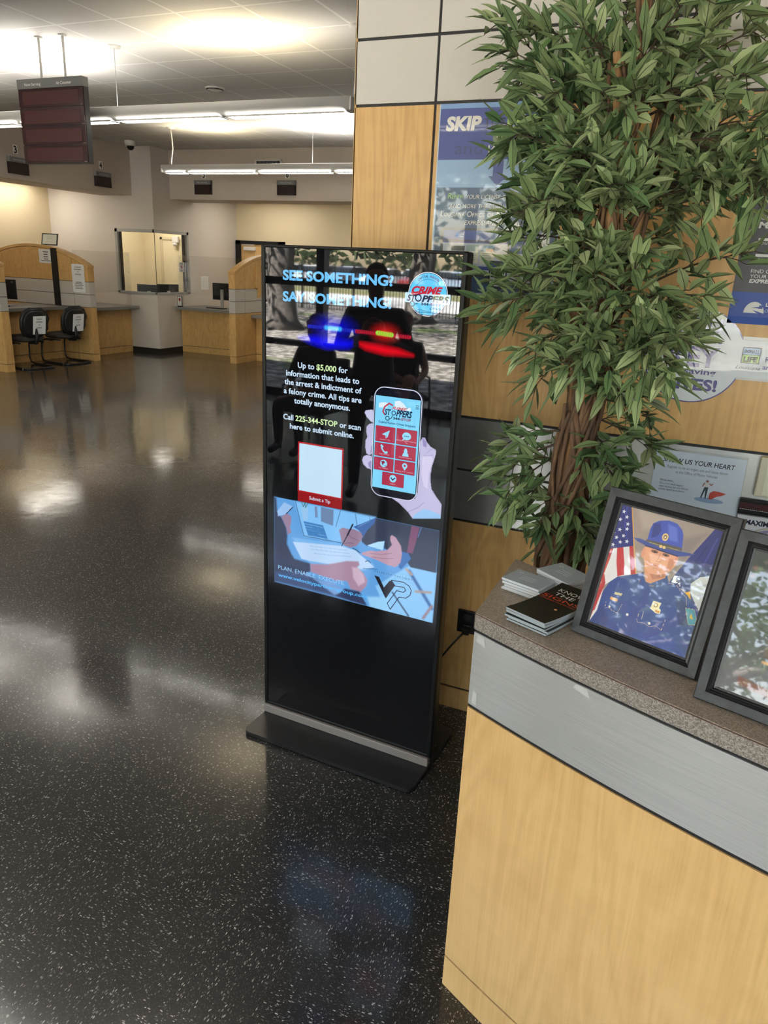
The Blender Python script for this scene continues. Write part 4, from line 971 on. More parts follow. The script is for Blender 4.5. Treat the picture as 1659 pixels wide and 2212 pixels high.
for x in (-0.122, 0.160):
    m = MB(); m.tube([(x, 0.03, z1), (x, 0.03, 0)], 0.011, 10); m.lathe([(0.0, -0.012), (0.035, -0.010), (0.038, 0)], 16, (x, 0.03, 0)); m.build('hanger_rod', M_WHITEMETAL, t)

def counter_number(n, label, plate, a, on):
    """number card and small serving display on a bulkhead"""
    if on == 'x': O = Vector((-9.968, a, 0)); ux = Vector((0, 1, 0)); nrm = Vector((1, 0, 0))
    else: O = Vector((a, 11.808, 0)); ux = Vector((1, 0, 0)); nrm = Vector((0, -1, 0))
    t = thing('serving_display', 'small serving display on the bulkhead under number ' + n, 'display', O + Vector((0, 0, 2.825)), 0, 'small serving displays on the bulkheads')
    def bxo(mb, u0, u1, d0, d1, z0, z1): 
        P = [ux * u + nrm * d + Vector((0, 0, z)) for z in (z0, z1) for d in (d0, d1) for u in (u0, u1)]
        i = mb.pts(P)
        for q in ((0, 2, 3, 1), (4, 5, 7, 6), (0, 1, 5, 4), (2, 6, 7, 3), (0, 4, 6, 2), (1, 3, 7, 5)): mb.face([i[k] for k in q])
    m = MB(); bxo(m, -0.172, 0.172, 0, 0.055, 0, 0.16); m.build('display_window', plain('dark_window', (0.012, 0.004, 0.004), 0.25), t)
    m = MB(); bxo(m, -0.174, 0.174, 0, 0.06, 0.16, 0.232); h = m.build('header', M_GREYP, t)
    p = Print(0.3); p.text('Now Serving', 0, -12, 24, (0.6, 0.6, 0.6), width=210, align='c'); p.place('lettering', M_PAPER, h, nrm * 0.061 + Vector((0, 0, 0.196)), ux, (0, 0, 1))
    p = Print(0.3); p.rect(-42, -62, 42, 62, (0.85, 0.84, 0.80)); p.text(n, 0, -50, 100, (0.01, 0.01, 0.01), width=56, align='c', bold=0.03)
    tag(p.place('counter_number', M_PAPER, None, O + nrm * 0.004 + Vector((0, 0, 3.168 if on == 'x' else 3.155)), ux, (0, 0, 1)), label, 'number', 'counter numbers on the bulkheads')
counter_number('3', 'card with a black numeral on the left bulkhead, partly behind the hanging display board', 0, 8.885, 'x')
counter_number('4', 'card with a black numeral on the left bulkhead, close to the dome camera', 0, 10.61, 'x')
counter_number('5', 'card with a black numeral on the far bulkhead, near its left end', 0, -8.745, 'y')
counter_number('6', 'card with a black numeral on the far bulkhead, nearest the panelled wall', 0, -7.036, 'y')

# ================================================================== THE KIOSK
ANG = 0.0463
kt = thing('display_kiosk', 'tall black floor standing display kiosk with a lit blue and black notice', 'kiosk', (-1.4497, 2.2648, 0), -ANG)
KW, KD = 0.7413, 0.056
m = MB(); m.rbox(0.0, KW, 0.006, KD, 0.020, 1.8352, 0.008); m.build('housing', M_SATIN, kt)
m = MB(); fr = 0.015
m.rbox(0, fr, -0.004, 0.012, 0.05, 1.8352, 0.003); m.rbox(KW - fr, KW, -0.004, 0.012, 0.05, 1.8352, 0.003); m.rbox(0, KW, -0.004, 0.012, 1.8352 - 0.010, 1.8352, 0.003); m.rbox(0, KW, -0.004, 0.012, 0.05, 0.064, 0.003)
m.build('bezel', M_BEZEL, kt)
m = MB(); m.rbox(0.004, KW - 0.004, -0.016, 0.02, 0.018, 0.052, 0.003); m.build('bottom_rail', plain('taupe_rail', (0.20, 0.172, 0.155), 0.45), kt)
def base_prof(x0, x1, y0, y1, r):
    P = []
    for cx, cy, a in ((x1 - r, y0 + r, -90), (x1 - r, y1 - r, 0), (x0 + r, y1 - r, 90), (x0 + r, y0 + r, 180)):
        P += [(cx + r * math.cos(math.radians(a + t)), cy + r * math.sin(math.radians(a + t))) for t in range(0, 91, 18)]
    return P
m = MB(); m.prism(base_prof(0.008, KW - 0.003, -0.165, 0.262, 0.028), 'z', 0.004, 0.018); m.build('base_plate', M_SATIN, kt)
m = MB(); m.prism(base_prof(0.02, KW - 0.02, -0.15, 0.25, 0.028), 'z', 0.0, 0.004); m.build('base_gasket', M_BLACK, kt)
m = MB(); m.cyl((KW - 0.03, 0.05, 0.02), (KW - 0.03, 0.12, 0.02), 0.006); m.build('bracket', M_ALU, kt)
m = MB(); m.poly([(fr, 0.0, 0.062), (KW - fr, 0.0, 0.062), (KW - fr, 0.0, 1.826), (fr, 0.0, 1.826)]); m.build('front_glass', plain('black_glass', (0.003, 0.003, 0.004), 0.012, spec=0.5), kt)

# what the display shows
U0, V0, UW, VH = 47.0, 603.0, 668.0, 1197.0
cv = Canvas(UW, VH, 2.0, (0.0, 0.0, 0.0))
K = -U0, -V0
# police light bar
cv.glow(287 - U0, 1582 - V0, 112, 56, (0.0, 0.0, 0.85), 1.7)
cv.glow(478 - U0, 1578 - V0, 70, 42, (0.75, 0.01, 0.01), 1.7)
cv.stroke([(192 - U0, 1579 - V0), (372 - U0, 1576 - V0)], 11, 3, (0.01, 0.02, 0.55))
cv.stroke([(374 - U0, 1576 - V0), (566 - U0, 1572 - V0)], 11, 3, (0.45, 0.01, 0.03))
for k in range(48):
    u = 196 + k * 7.8; cv.stroke([(u - U0, 1581 - V0), (u - U0, 1571 - V0)], 2.0, 1.5, (0.0, 0.0, 0.08) if u < 374 else (0.10, 0.0, 0.01))
cv.stroke([(258 - U0, 1579 - V0), (312 - U0, 1578 - V0)], 13, 7, (0.03, 0.42, 1.0)); cv.stroke([(270 - U0, 1579 - V0), (302 - U0, 1578 - V0)], 9, 6, (0.25, 0.75, 1.0))
cv.stroke([(452 - U0, 1577 - V0), (502 - U0, 1574 - V0)], 14, 3, (0.30, 0.75, 0.05))
for k in range(7): cv.stroke([(455 + k * 7.6 - U0, 1583 - V0), (455 + k * 7.6 - U0, 1568 - V0)], 2, 1.5, (0.55, 0.15, 0.02))
cv.poly([(152 - U0, 1540 - V0), (220 - U0, 1549 - V0), (300 - U0, 1547 - V0), (372 - U0, 1540 - V0), (345 - U0, 1520 - V0), (260 - U0, 1512 - V0), (200 - U0, 1524 - V0)], (0.0, 0.0, 0.85), 22)
cv.poly([(375 - U0, 1540 - V0), (450 - U0, 1538 - V0), (530 - U0, 1530 - V0), (580 - U0, 1516 - V0), (480 - U0, 1512 - V0), (410 - U0, 1522 - V0)], (0.85, 0.0, 0.01), 20)
cv.poly([(366 - U0, 1560 - V0), (382 - U0, 1560 - V0), (386 - U0, 1530 - V0), (374 - U0, 1522 - V0), (362 - U0, 1530 - V0)], (0.004, 0.004, 0.01), 5)
# dark blue haze low in the black field, then the hand and the meeting photograph
cv.paint(PHOTO, 0.38, *K)
cv.paint(HAND, 0.226, *K)
sp = Print(0.10)
sp.raster(cv.a, U0, V0, U0 + UW, V0 + VH)
LB = S(112, 196, 255); WT = S(205, 228, 250); YL = S(214, 240, 178); NV = S(22, 40, 74); PAPERB = S(128, 214, 250); RD = S(196, 40, 60)
sp.text('SEE SOMETHING?', 86, 1725, 32, LB, width=415, bold=0.035); sp.text('SAY SOMETHING!', 86, 1656, 32, LB, width=410, bold=0.035)
def mixed(parts, y, x0, x1, cap):
    tot = sum(len(t) for t, c in parts); x = x0
    ws = []
    for t, c in parts:
        V, Fc = text_mesh(t, 0.022, 0); xs = [v[0] for v in V]; ws.append(max(xs) - min(xs))
    gap = 0.30 * (len(parts) - 1); k = (x1 - x0) / (sum(ws) + gap)
    for (t, c), w in zip(parts, ws): sp.text(t, x, y, cap, c, width=w * k, bold=0.022); x += (w + 0.30) * k
mixed([('Up to', WT), ('$5,000', YL), ('for', WT)], 1436, 148, 346, 20)
mixed([('information that leads to', WT)], 1405, 100, 391, 20)
mixed([('the arrest & indictment of', WT)], 1374, 94, 401, 20)
mixed([('a felony crime. All tips are', WT)], 1342, 91, 402, 20)
mixed([('totally anonymous.', WT)], 1311, 134, 359, 20)
mixed([('Call', WT), ('225-344-STOP', YL), ('or scan', WT)], 1249, 89, 403, 20)
mixed([('here to submit online.', WT)], 1218, 117, 377, 20)
sp.rect(152, 989, 339, 1176, S(176, 30, 36)); sp.rect(158, 995, 333, 1170, S(196, 226, 246))
sp.rrect(153, 953, 338, 991, 3, S(150, 14, 20)); sp.text('Submit a Tip', 246, 967, 13, WT, width=88, align='c', bold=0.01)
# round badge
cx, cy = 620, 1706
sp.disc(cx, cy, 66, (0.9, 0.95, 1.0)); sp.disc(cx, cy, 64, NV); sp.disc(cx, cy, 62.5, S(98, 206, 250)); sp.ring(cx, cy - 3, 48, 1.2, S(40, 90, 140), a0=25, a1=155)
tx = 'CAPITAL REGION'
for k, ch in enumerate(tx):
    a = math.radians(128 - k * 6.1 * 76 / 79.3)
    if ch != ' ': sp.text(ch, cx + 50 * math.cos(a), cy + 50 * math.sin(a), 7.0, S(60, 40, 96) if k < 8 else S(120, 60, 110), align='c', bold=0.02, rot=a - PI / 2)
sp.rrect(544, 1679, 697, 1709, 4, S(190, 226, 250))
sp.text('CRIME', 566, 1708, 21, RD, width=104, bold=0.05, shear=0.35); sp.line([(566, 1708), (575, 1702), (600, 1708), (616, 1716)], 5, RD)
sp.text('ST', 552, 1684, 19, NV, width=30, bold=0.04, shear=0.25); sp.ring(590, 1694, 11.5, 4, NV); sp.text('PPERS', 602, 1684, 19, NV, width=92, bold=0.045, shear=0.25)
sp.ring(570, 1675, 9, 2.5, NV, 24); sp.line([(579, 1675), (588, 1677)], 2.2, NV)
sp.text('344', 600, 1673, 8, NV, width=26, bold=0.04); sp.text('-STOP', 628, 1673, 8, S(150, 70, 110), width=37, bold=0.04); sp.text('(7867)', 632, 1661, 7, NV, width=33, bold=0.03)
sp.line([(578, 1654), (596, 1660), (618, 1655), (640, 1655), (660, 1656)], 1.2, S(30, 80, 130)); sp.line([(580, 1652), (662, 1652)], 1.6, S(30, 80, 130)); sp.line([(596, 1660), (596, 1646)], 1.6, S(30, 80, 130)); sp.line([(642, 1658), (642, 1646)], 1.6, S(30, 80, 130))
sp.P2([(580, 1650), (600, 1645), (640, 1645), (661, 1649), (650, 1643), (590, 1643)], NV)
# phone
sp.rrect(451, 1032, 626, 1408, 38, S(210, 216, 240)); sp.rrect(454, 1035, 623, 1405, 35, S(12, 14, 26)); sp.rrect(525, 1392, 548, 1394, 1, S(50, 52, 60))
sp.rect(457, 1061, 620, 1377, PAPERB)
sp.P2([(470, 1337), (470, 1352), (486, 1356), (502, 1356), (502, 1340)], S(222, 240, 250)); sp.P2([(528, 1340), (528, 1364), (545, 1368), (560, 1360), (572, 1346), (586, 1350), (586, 1338)], S(222, 240, 250))
for k in range(3): sp.rect(604, 1358 - k * 5, 615, 1360 - k * 5, S(50, 80, 110))
RDK = S(176, 52, 78)
sp.line([(520, 1350), (508, 1355), (492, 1342), (486, 1325), (494, 1316)], 5, S(190, 60, 80)); sp.text('RIME', 518, 1337, 10, S(206, 110, 120), width=58, bold=0.03, shear=0.35)
sp.text('ST', 492, 1316, 20, NV, width=24, bold=0.03, shear=0.25); sp.ring(526, 1325, 8, 2.6, NV, 24); sp.text('PPERS', 535, 1316, 22, NV, width=58, bold=0.035, shear=0.28)
sp.ring(504, 1305, 8, 2.6, NV, 24); sp.line([(512, 1303), (519, 1308), (522, 1316)], 2.4, NV); sp.text('344', 525, 1304, 8.5, NV, width=24, bold=0.04); sp.text('-STOP', 550, 1304, 8.5, S(140, 50, 90), width=39, bold=0.04)
sp.text('Capital Region Crime Stoppers', 539.5, 1287, 7.6, S(20, 70, 120), width=135, align='c', bold=0.02)
def tile(x0, y0, x1, y1, cap): 
    sp.rrect(x0, y0, x1, y1, 3, S(120, 40, 80)); sp.rrect(x0 + 1, y0 + 1, x1 - 1, y1 - 1, 3, RDK)
    for k, t in enumerate(cap): sp.text(t, (x0 + x1) / 2, y0 + 7 - k * 6 + (6 if len(cap) > 1 else 0), 4.2, S(226, 190, 206), width=len(t) * 3.2, align='c')
IC = S(150, 220, 248)
tile(462, 1223, 536, 1277, ('Submit a Tip',)); sp.P2([(486, 1249), (516, 1266), (508, 1240), (501, 1246)], IC); sp.P2([(499, 1245), (502, 1236), (506, 1241)], IC)
tile(540, 1223, 615, 1277, ('Review/Update Existing', 'Tip')); sp.disc(578, 1254, 16, IC, 13); sp.P2([(566, 1246), (562, 1238), (574, 1243)], IC)
for k in (-6, 0, 6): sp.disc(578 + k, 1254, 2, S(40, 70, 110), n=12)
tile(462, 1173, 536, 1220, ('Call Hotline',)); sp.line([(488, 1210), (490, 1200), (497, 1191), (507, 1187)], 5, IC); sp.line([(487, 1211), (492, 1207)], 7, IC); sp.line([(502, 1188), (509, 1190)], 7, IC)
tile(540, 1173, 615, 1220, ('Wanted Suspects',)); sp.P2([(566, 1186), (590, 1186), (587, 1196), (582, 1200), (574, 1200), (569, 1196)], IC); sp.P2([(568, 1204), (588, 1204), (583, 1206), (582, 1213), (574, 1213), (573, 1206)], IC); sp.disc(578, 1201, 6, IC, n=16)
tile(462, 1125, 536, 1170, ('Our Website',)); sp.disc(499, 1150, 13, IC); sp.P2([(490, 1156), (499, 1160), (505, 1154), (497, 1148), (500, 1142), (494, 1146)], S(140, 40, 70)); sp.P2([(503, 1143), (508, 1146), (504, 1140)], NV)
tile(540, 1125, 615, 1170, ('Change Your Location',)); sp.disc(578, 1154, 9.5, IC); sp.P2([(569, 1151), (578, 1137), (587, 1151)], IC); sp.disc(578, 1154, 4, RDK, n=16)
tile(496, 1076, 578, 1122, ('Logout',)); sp.disc(537, 1103, 13, IC); sp.line([(530, 1105), (536, 1098), (544, 1106)], 4, S(60, 40, 90))
# caption of the photograph
sp.text('PLAN. ENABLE. EXECUTE.', 73, 668, 17, S(150, 205, 250), width=292); sp.text('www.velocitypartnersgroup.com', 73, 638, 14, S(84, 184, 252), width=385, bold=0.022)
for k, ch in enumerate('VELOCITY PARTNERS'): 
    if ch != ' ': sp.text(ch, 486 + k * 8.9, 750, 7, S(24, 44, 84), align='c')
sp.P2([(484, 737), (503, 735), (524, 699), (544, 729), (554, 733), (567, 718), (533, 658)], S(24, 24, 34))
sp.line([(552, 734), (599, 737), (622, 727), (630, 712), (626, 693), (611, 679), (584, 676), (553, 621), (540, 641), (574, 699), (601, 699), (609, 709), (602, 718), (565, 715)], 3, S(22, 24, 60), close=True)
sp.place('lit_screen', M_SCREEN, kt, (0, -0.0006, 0), (1, 0, 0), (0, 0, 1))
# power cord and outlet
o = thing('wall_outlet', 'black double wall outlet low on the maple wall beside the kiosk', 'outlet', (-0.738, Y0, 0.415))
m = MB(); m.rbox(-0.033, 0.055, -0.012, 0.0, -0.045, 0.055, 0.003); m.build('plate', M_PLASTIC, o)
m = MB(); m.rbox(-0.005, 0.03, -0.018, -0.012, 0.012, 0.04, 0.003); m.rbox(-0.005, 0.03, -0.018, -0.012, -0.034, -0.006, 0.003); m.build('receptacle', M_DARKGREY, o)
m = MB(); m.tube([(-0.725, 2.63, 0.395), (-0.742, 2.60, 0.375), (-0.775, 2.59, 0.325), (-0.805, 2.59, 0.275), (-0.815, 2.58, 0.235), (-0.825, 2.56, 0.19), (-0.845, 2.53, 0.155), (-0.90, 2.46, 0.14), (-0.96, 2.36, 0.145), (-1.0, 2.31, 0.16)], 0.0042, 8)
m.rbox(-0.74, -0.71, 2.615, 2.65, 0.378, 0.405, 0.004); tag(m.build('power_cord', M_PLASTIC), 'black power cord running from the outlet to the back of the kiosk', 'cord')

# ================================================================== RECEPTION COUNTER
def fy(x): return 1.259 - 0.395 * x + 0.14 * x * x
def off(x, d):   # point d behind the front edge
    s = -0.395 + 0.28 * x; l = math.hypot(1, s); return (x - s / l * d * -1 * -1, fy(x) + d / l) if False else (x + (-s) / l * d * 1.0, fy(x) + d / l)
XS = [-0.374 + k * (1.60 / 32) for k in range(33)]
rc = thing('reception_counter', 'curved maple reception counter with a brushed metal band and speckled top', 'counter', (0, 0, 0))
def band(d0, d1, z0, z1, xs=XS):
    A = [(x + (0.0 if k else 0.0), fy(x) + d0) for k, x in enumerate(xs)]; B = [(x, fy(x) + d1) for x in xs]
    m = MB(); m.prism(A + B[::-1], 'z', z0, z1); return m
top = band(-0.004, 0.348, 1.044, 1.082); top.build('counter_top', M_COUNTER, rc)
e = MB(); n = len(XS)
i = e.pts([(x, fy(x) - 0.0052, 1.0435) for x in XS]); j = e.pts([(x, fy(x) - 0.0052, 1.0785) for x in XS])
for k in range(n - 1): e.face((i[k], i[k + 1], j[k + 1], j[k]))
e.poly([(-0.3752, fy(-0.374) + 0.348, 1.0435), (-0.3752, fy(-0.374) - 0.005, 1.0435), (-0.3752, fy(-0.374) - 0.005, 1.0785), (-0.3752, fy(-0.374) + 0.348, 1.0785)])
e.build('edge_strip', M_COUNTEREDGE, rc)
e = MB(); i = e.pts([(x, fy(x) - 0.0054, 1.0785) for x in XS]); j = e.pts([(x, fy(x) - 0.0054, 1.0805) for x in XS])
for k in range(n - 1): e.face((i[k], i[k + 1], j[k + 1], j[k]))
e.build('edge_line', M_REDLINE, rc)
band(0.004, 0.06, 0.02, 1.045).build('core', M_GROOVE, rc)
band(0.0, 0.03, 0.853, 1.034).build('metal_band', M_STEEL, rc)
band(0.0, 0.03, 0.101, 0.844).build('front_panel', M_WOODF, rc)
band(0.0, 0.03, 0.0, 0.095).build('base_panel', M_WOODF, rc)
m = MB(); m.box(-0.372, -0.352, fy(-0.374) + 0.031, fy(-0.374) + 0.34, 0, 1.044); m.build('side_panel', M_WOODF, rc)
M_TAPE = plain('clear_tape', (0.52, 0.52, 0.51), 0.25)
for k, (x, w, z0, z1) in enumerate(((-0.368, 0.026, 1.014, 1.030), (-0.14, 0.036, 1.022, 1.033))):
    m = MB(); m.poly([(x, fy(x) - 0.0008, z0), (x + w, fy(x + w) - 0.0008, z0 - 0.006), (x + w * 0.8, fy(x + w * 0.8) - 0.0008, z1), (x + w * 0.2, fy(x + w * 0.2) - 0.0008, z1)])
    m.build('tape_scrap', M_TAPE, rc)
m = MB(); m.poly([(-0.365, fy(-0.365) - 0.0008, 0.86), (-0.352, fy(-0.352) - 0.0008, 0.858), (-0.353, fy(-0.353) - 0.0008, 0.89), (-0.363, fy(-0.363) - 0.0008, 0.893)])
m.build('tape_scrap', M_TAPE, rc)

# framed pictures leaning back on the counter
def picture_frame(label, A, e, tilt, w, h, mat_w=0.0312):
    e = Vector(e).normalized(); rz = math.atan2(e.y, e.x)
    t = thing('picture_frame', label, 'picture frame', A, rz, 'charcoal picture frames on the reception counter')
    T = Matrix.Rotation(-tilt, 4, 'X')
    fw = mat_w
    # moulding profile: distance in from the outer edge, height towards the viewer
    prof = [(0, -0.004), (0, 0.010), (0.002, 0.014), (0.018, 0.016), (0.0195, 0.011), (0.022, 0.0125), (0.0235, 0.009), (0.026, 0.010), (0.0275, 0.006), (fw, 0.005), (fw, -0.004)]
    m = MB(); d = MB()
    def corner(k, q): 
        x = (q, w - q)[k in (1, 2)]; z = (q, h - q)[k in (2, 3)]; return x, z
    for k in range(4):
        k2 = (k + 1) % 4
        for a, b_ in zip(prof, prof[1:]):
            mb = m if b_[0] <= 0.0181 else d
            (xa, za), (xb, zb) = corner(k, a[0]), corner(k2, a[0]); (xc, zc), (xd, zd) = corner(k2, b_[0]), corner(k, b_[0])
            mb.poly([T @ Vector(p) for p in ((xa, -a[1], za), (xb, -a[1], zb), (xc, -b_[1], zc), (xd, -b_[1], zd))])
    m.build('moulding', M_FRAME, t); d.build('inner_moulding', M_FRAMEDARK, t)
    b = MB(); b.box(0.004, w - 0.004, 0.004, 0.010, 0.004, h - 0.004, T); b.build('backing', M_PLASTIC, t)
    s = MB(); L = T @ Vector((w / 2, 0.012, h * 0.72)); s.poly([L + Vector((-0.02, 0, 0)), L + Vector((0.02, 0, 0)), Vector((w / 2 + 0.035, L.y + 0.09, 0.001)), Vector((w / 2 - 0.035, L.y + 0.09, 0.001))]); s.build('easel_back', M_PLASTIC, t)
    return t, T, fw
ZT = 1.0822
t1, T1, fw = picture_frame('charcoal framed portrait of an officer in a blue campaign hat, left of the two frames', (-0.169, 1.441, ZT), (0.936, -0.351, 0), math.radians(17), 0.2625, 0.3095)
cp = Canvas(203, 254, 0.8, S(150, 134, 126))
cp.paint(PORTRAIT, 0.20)
rr = random.Random(3)
pp = Print(0.06); pp.raster(cp.a, 0, 0, 203, 254)
for x, y in STARS:
    pp.P2([(x + (4.6 if k % 2 == 0 else 1.9) * math.sin(PI * k / 5), y + (4.6 if k % 2 == 0 else 1.9) * math.cos(PI * k / 5)) for k in range(9, -1, -1)], S(226, 226, 234))
pp.text('UN', UNPOS[0][0] + 4, UNPOS[0][1] + 3, 8, S(40, 50, 110), rot=-PI / 2 + 0.1, bold=0.03)
pp.place('portrait_print', M_PHOTO, t1, T1 @ Vector((0.0298, -0.0042, 0.0278)), (1, 0, 0), T1.to_3x3() @ Vector((0, 0, 1)))
t2, T2, fw = picture_frame('charcoal framed dark street photograph, cut off by the right edge of the view', (0.074, 1.288, ZT), (0.955, -0.298, 0), math.radians(17), 0.2625, 0.3095)
c2 = Canvas(203, 254, 1.5, S(66, 68, 70))
c2.poly([(0, 120), (203, 150), (203, 254), (0, 254)], S(48, 56, 50), 30); c2.poly([(0, 0), (203, 0), (203, 60), (0, 70)], S(84, 84, 88), 20)
c2.poly([(70, 130), (203, 140), (203, 175), (75, 165)], S(150, 84, 58), 8); c2.poly([(60, 80), (140, 75), (140, 130), (62, 125)], S(96, 62, 50), 10); c2.poly([(75, 60), (110, 60), (112, 120), (78, 118)], S(206, 196, 166), 6)
c2.poly([(100, 50), (160, 50), (160, 128), (104, 126)], S(40, 50, 84), 8); c2.poly([(30, 20), (150, 8), (150, 20), (30, 34)], S(110, 60, 50), 5); c2.stroke([(0, 128), (60, 112)], 2, 2, S(24, 26, 28)); c2.stroke([(0, 140), (80, 110)], 2, 2, S(24, 26, 28)); c2.stroke([(60, 70), (150, 66)], 4, 3, S(206, 150, 90))
for k in range(40):
    x, y = rr.uniform(5, 200), rr.uniform(175, 250); c2.poly([(x - 5, y), (x, y + 4), (x + 5, y), (x, y - 4)], S(rr.choice((70, 90, 120)), rr.choice((86, 104)), 76), 4)
pp = Print(0.06); pp.raster(c2.a, 0, 0, 203, 254); pp.place('street_print', M_PHOTO, t2, T2 @ Vector((0.0298, -0.0042, 0.0278)), (1, 0, 0), T2.to_3x3() @ Vector((0, 0, 1)))

# brochures and cards
def leaflet(name, label, group, x, y, z, rz, w, h, th, mat, printer=None, bend=0.0, cat='leaflet', slant=0.0):
    t = thing(name, label, cat, (x, y, z), rz, group)
    return t
def stack(name, label, group, cat, spot, rz, w, d, n, th, tone, printer=None, bend=0.0, jit=0.004, seed=1, page=(0.55, 0.56, 0.58)):
    rr = random.Random(seed); z = spot[2]
    for k in range(n):
        tp = k == n - 1
        m = MB(); N = 8; P = []
        for q in range(N + 1):
            u = q / N; P.append((-d / 2 + d * u, bend * (u - 0.5) ** 2 * 4 * (0.5 + k / n)))
        up = [(y_, zz + th) for y_, zz in P]
        m.prism(P + up[::-1], 'x', -w / 2, w / 2)
        if tp: lab = label % 'topmost of its stack'
        elif k == 0: lab = label % 'lowest of its stack'
        else: lab = label % ('%s from the bottom of its stack' % ('second', 'third', 'fourth', 'fifth', 'sixth', 'seventh', 'eighth', 'ninth', 'tenth', 'eleventh', 'twelfth')[k - 1])
        t = thing(name, lab, cat, (spot[0] + rr.uniform(-jit, jit), spot[1] + rr.uniform(-jit, jit), z), rz + rr.uniform(-0.03, 0.03), group)
        m.build('pages', tone if not tp or not printer else tone, t)
        if printer and (tp or True):
            c = MB(); up2 = [(y_, zz + 0.0004) for y_, zz in up]; c.prism(up + up2[::-1], 'x', -w / 2, w / 2); cvr = c.build('cover', printer[0], t)
            if tp and printer[1]:
                pr = printer[1](); pr.v = [(x_, y_, z_ + 1000 * (th + 0.0005) + 1000 * bend * (((y_ / 1000 + d / 2) / d) - 0.5) ** 2 * 4 * (0.5 + k / n)) for x_, y_, z_ in pr.v]
                pr.place('cover_print', M_GLOSSPRINT, t, (0, 0, 0), (1, 0, 0), (0, 1, 0))
        z += th + 0.0006
M_PAGES = plain('paper_edges', S(150, 158, 164), 0.6); M_COVERK = plain('dark_cover', S(24, 22, 18), 0.35); M_SILVER = plain('silver_cover', S(150, 160, 168), 0.4)
def know():
    p = Print(0.05); w = S(225, 222, 215); r = S(206, 66, 42)
    p.text('KNOW', -32, 62, 15, w, width=68, bold=0.0); p.text('THE', -30, 41, 15, w, width=50); p.text('SIGNS', -46, 20, 15, r, width=92); p.text('OF HUMAN TRAFFICKING', -47, 9, 6, r, width=92)
    p.disc(20, -22, 3.6, S(250, 180, 110), n=20); p.rect(-30, -72, 30, -71, S(80, 40, 26)); p.line([(-24, -50), (-2, -34)], 0.8, S(70, 66, 60)); return p
KDIR = math.atan2(1.392 - 1.424, -0.211 + 0.303)
stack('leaflet', 'black leaflet on human trafficking signs, %s', 'black leaflets on the reception counter', 'leaflet', (-0.222, 1.492, ZT + 0.0003), KDIR - 0.06, 0.098, 0.205, 6, 0.0040, M_PAGES, (M_COVERK, know), 0.004, 0.004, 5)
def silver():
    p = Print(0.05); c = S(196, 206, 212); p.text('Your Name', -20, -8, 8, c, width=44) if False else p.lines(0, 6, 44, 3, 9, 3, c); p.disc(-34, 20, 2.2, S(220, 224, 226), n=12); p.disc(-28, 22, 2.2, S(220, 224, 226), n=12); return p
stack('white_card', 'silver card left of the black leaflets, %s', 'white cards at the end of the counter', 'card', (-0.298, 1.588, ZT + 0.0003), -0.30, 0.098, 0.072, 5, 0.0052, M_CARD, (M_SILVER, silver), 0.0, 0.005, 8)
stack('white_card', 'silver card by the tree trunk, %s', 'white cards by the tree trunk', 'card', (-0.228, 1.655, ZT + 0.0003), -0.62, 0.100, 0.082, 6, 0.0052, M_CARD, (M_SILVER, silver), 0.0, 0.003, 11)

# ================================================================== PRINTS ON THE PANELLED WALL
YP = Y0 - 0.002
NAVY = S(52, 66, 132); SKYB = S(142, 172, 206); TEAL = S(66, 88, 118); PALE = S(206, 212, 220)
p = Print(0.12)       # origin: lower left corner of the poster, millimetres
W, H = 450, 613
p.rect(0, 0, W, H, S(186, 200, 214)); p.rect(4, 6, W - 4, H, SKYB)
p.rect(4, 440, W - 4, 598, NAVY); p.rect(4, 598, W - 4, H, S(120, 154, 200))
WHT = S(232, 228, 220); INK = S(22, 30, 66); GRN = S(150, 190, 90)
p.text('SKIP', 26, 532, 42, WHT, width=126, bold=0.05, shear=0.12); p.text('THE', 160, 532, 36, INK, width=74); p.text('LINE', 240, 530, 44, GRN, width=130, bold=0.05)
p.text('and', 64, 457, 40, S(44, 52, 106), width=98); p.text('Wait Online', 182, 452, 34, WHT, width=205, shear=0.3)
p.P2([(205, 440), (240, 440), (240, 388), (256, 388), (222, 358), (190, 388), (205, 388)], NAVY)
p.rect(8, 6, W - 8, 352, TEAL); p.P2([(8, 6), (W - 8, 6), (W - 8, 120), (8, 200)], S(50, 74, 110))
p.text('R', 50, 316, 19, GRN, width=14, shear=0.12); p.text('ENEW', 65, 316, 14, GRN, width=44, shear=0.12); p.text('YOUR LICENSE, REGISTRATION,', 116, 316, 14, WHT, width=262, shear=0.12)
p.text('AND MORE THROUGH THE OFFICIAL', 58, 286, 14, WHT, width=320, shear=0.12)
p.text('L', 27, 258, 19, WHT, width=11, shear=0.12); p.text('OUISIANA', 40, 258, 14, WHT, width=76, shear=0.12); p.text('O', 125, 258, 19, WHT, width=18, shear=0.12); p.text('FFICE', 144, 258, 14, WHT, width=46, shear=0.12); p.text('OF', 198, 258, 14, WHT, width=24, shear=0.12); p.text('M', 230, 258, 19, WHT, width=22, shear=0.12); p.text('OTOR', 254, 258, 14, WHT, width=54, shear=0.12); p.text('V', 318, 258, 19, WHT, width=18, shear=0.12); p.text('EHICLES', 337, 258, 14, WHT, width=70, shear=0.12)
p.text('EXPRESSLANE', 118, 232, 15, WHT, width=116, shear=0.12); p.text('PORTAL', 244, 232, 13, WHT, width=74, shear=0.12)
p.rrect(34, 60, 290, 222, 5, S(56, 60, 70)); p.rect(44, 68, 284, 214, S(186, 190, 206)); p.rect(44, 172, 284, 214, S(58, 78, 146)); p.rect(44, 176, 284, 182, S(60, 52, 84)); p.lines(104, 198, 40, 2, 7, 3, S(150, 180, 220)); p.disc(100, 198, 11, S(98, 130, 190), 7)
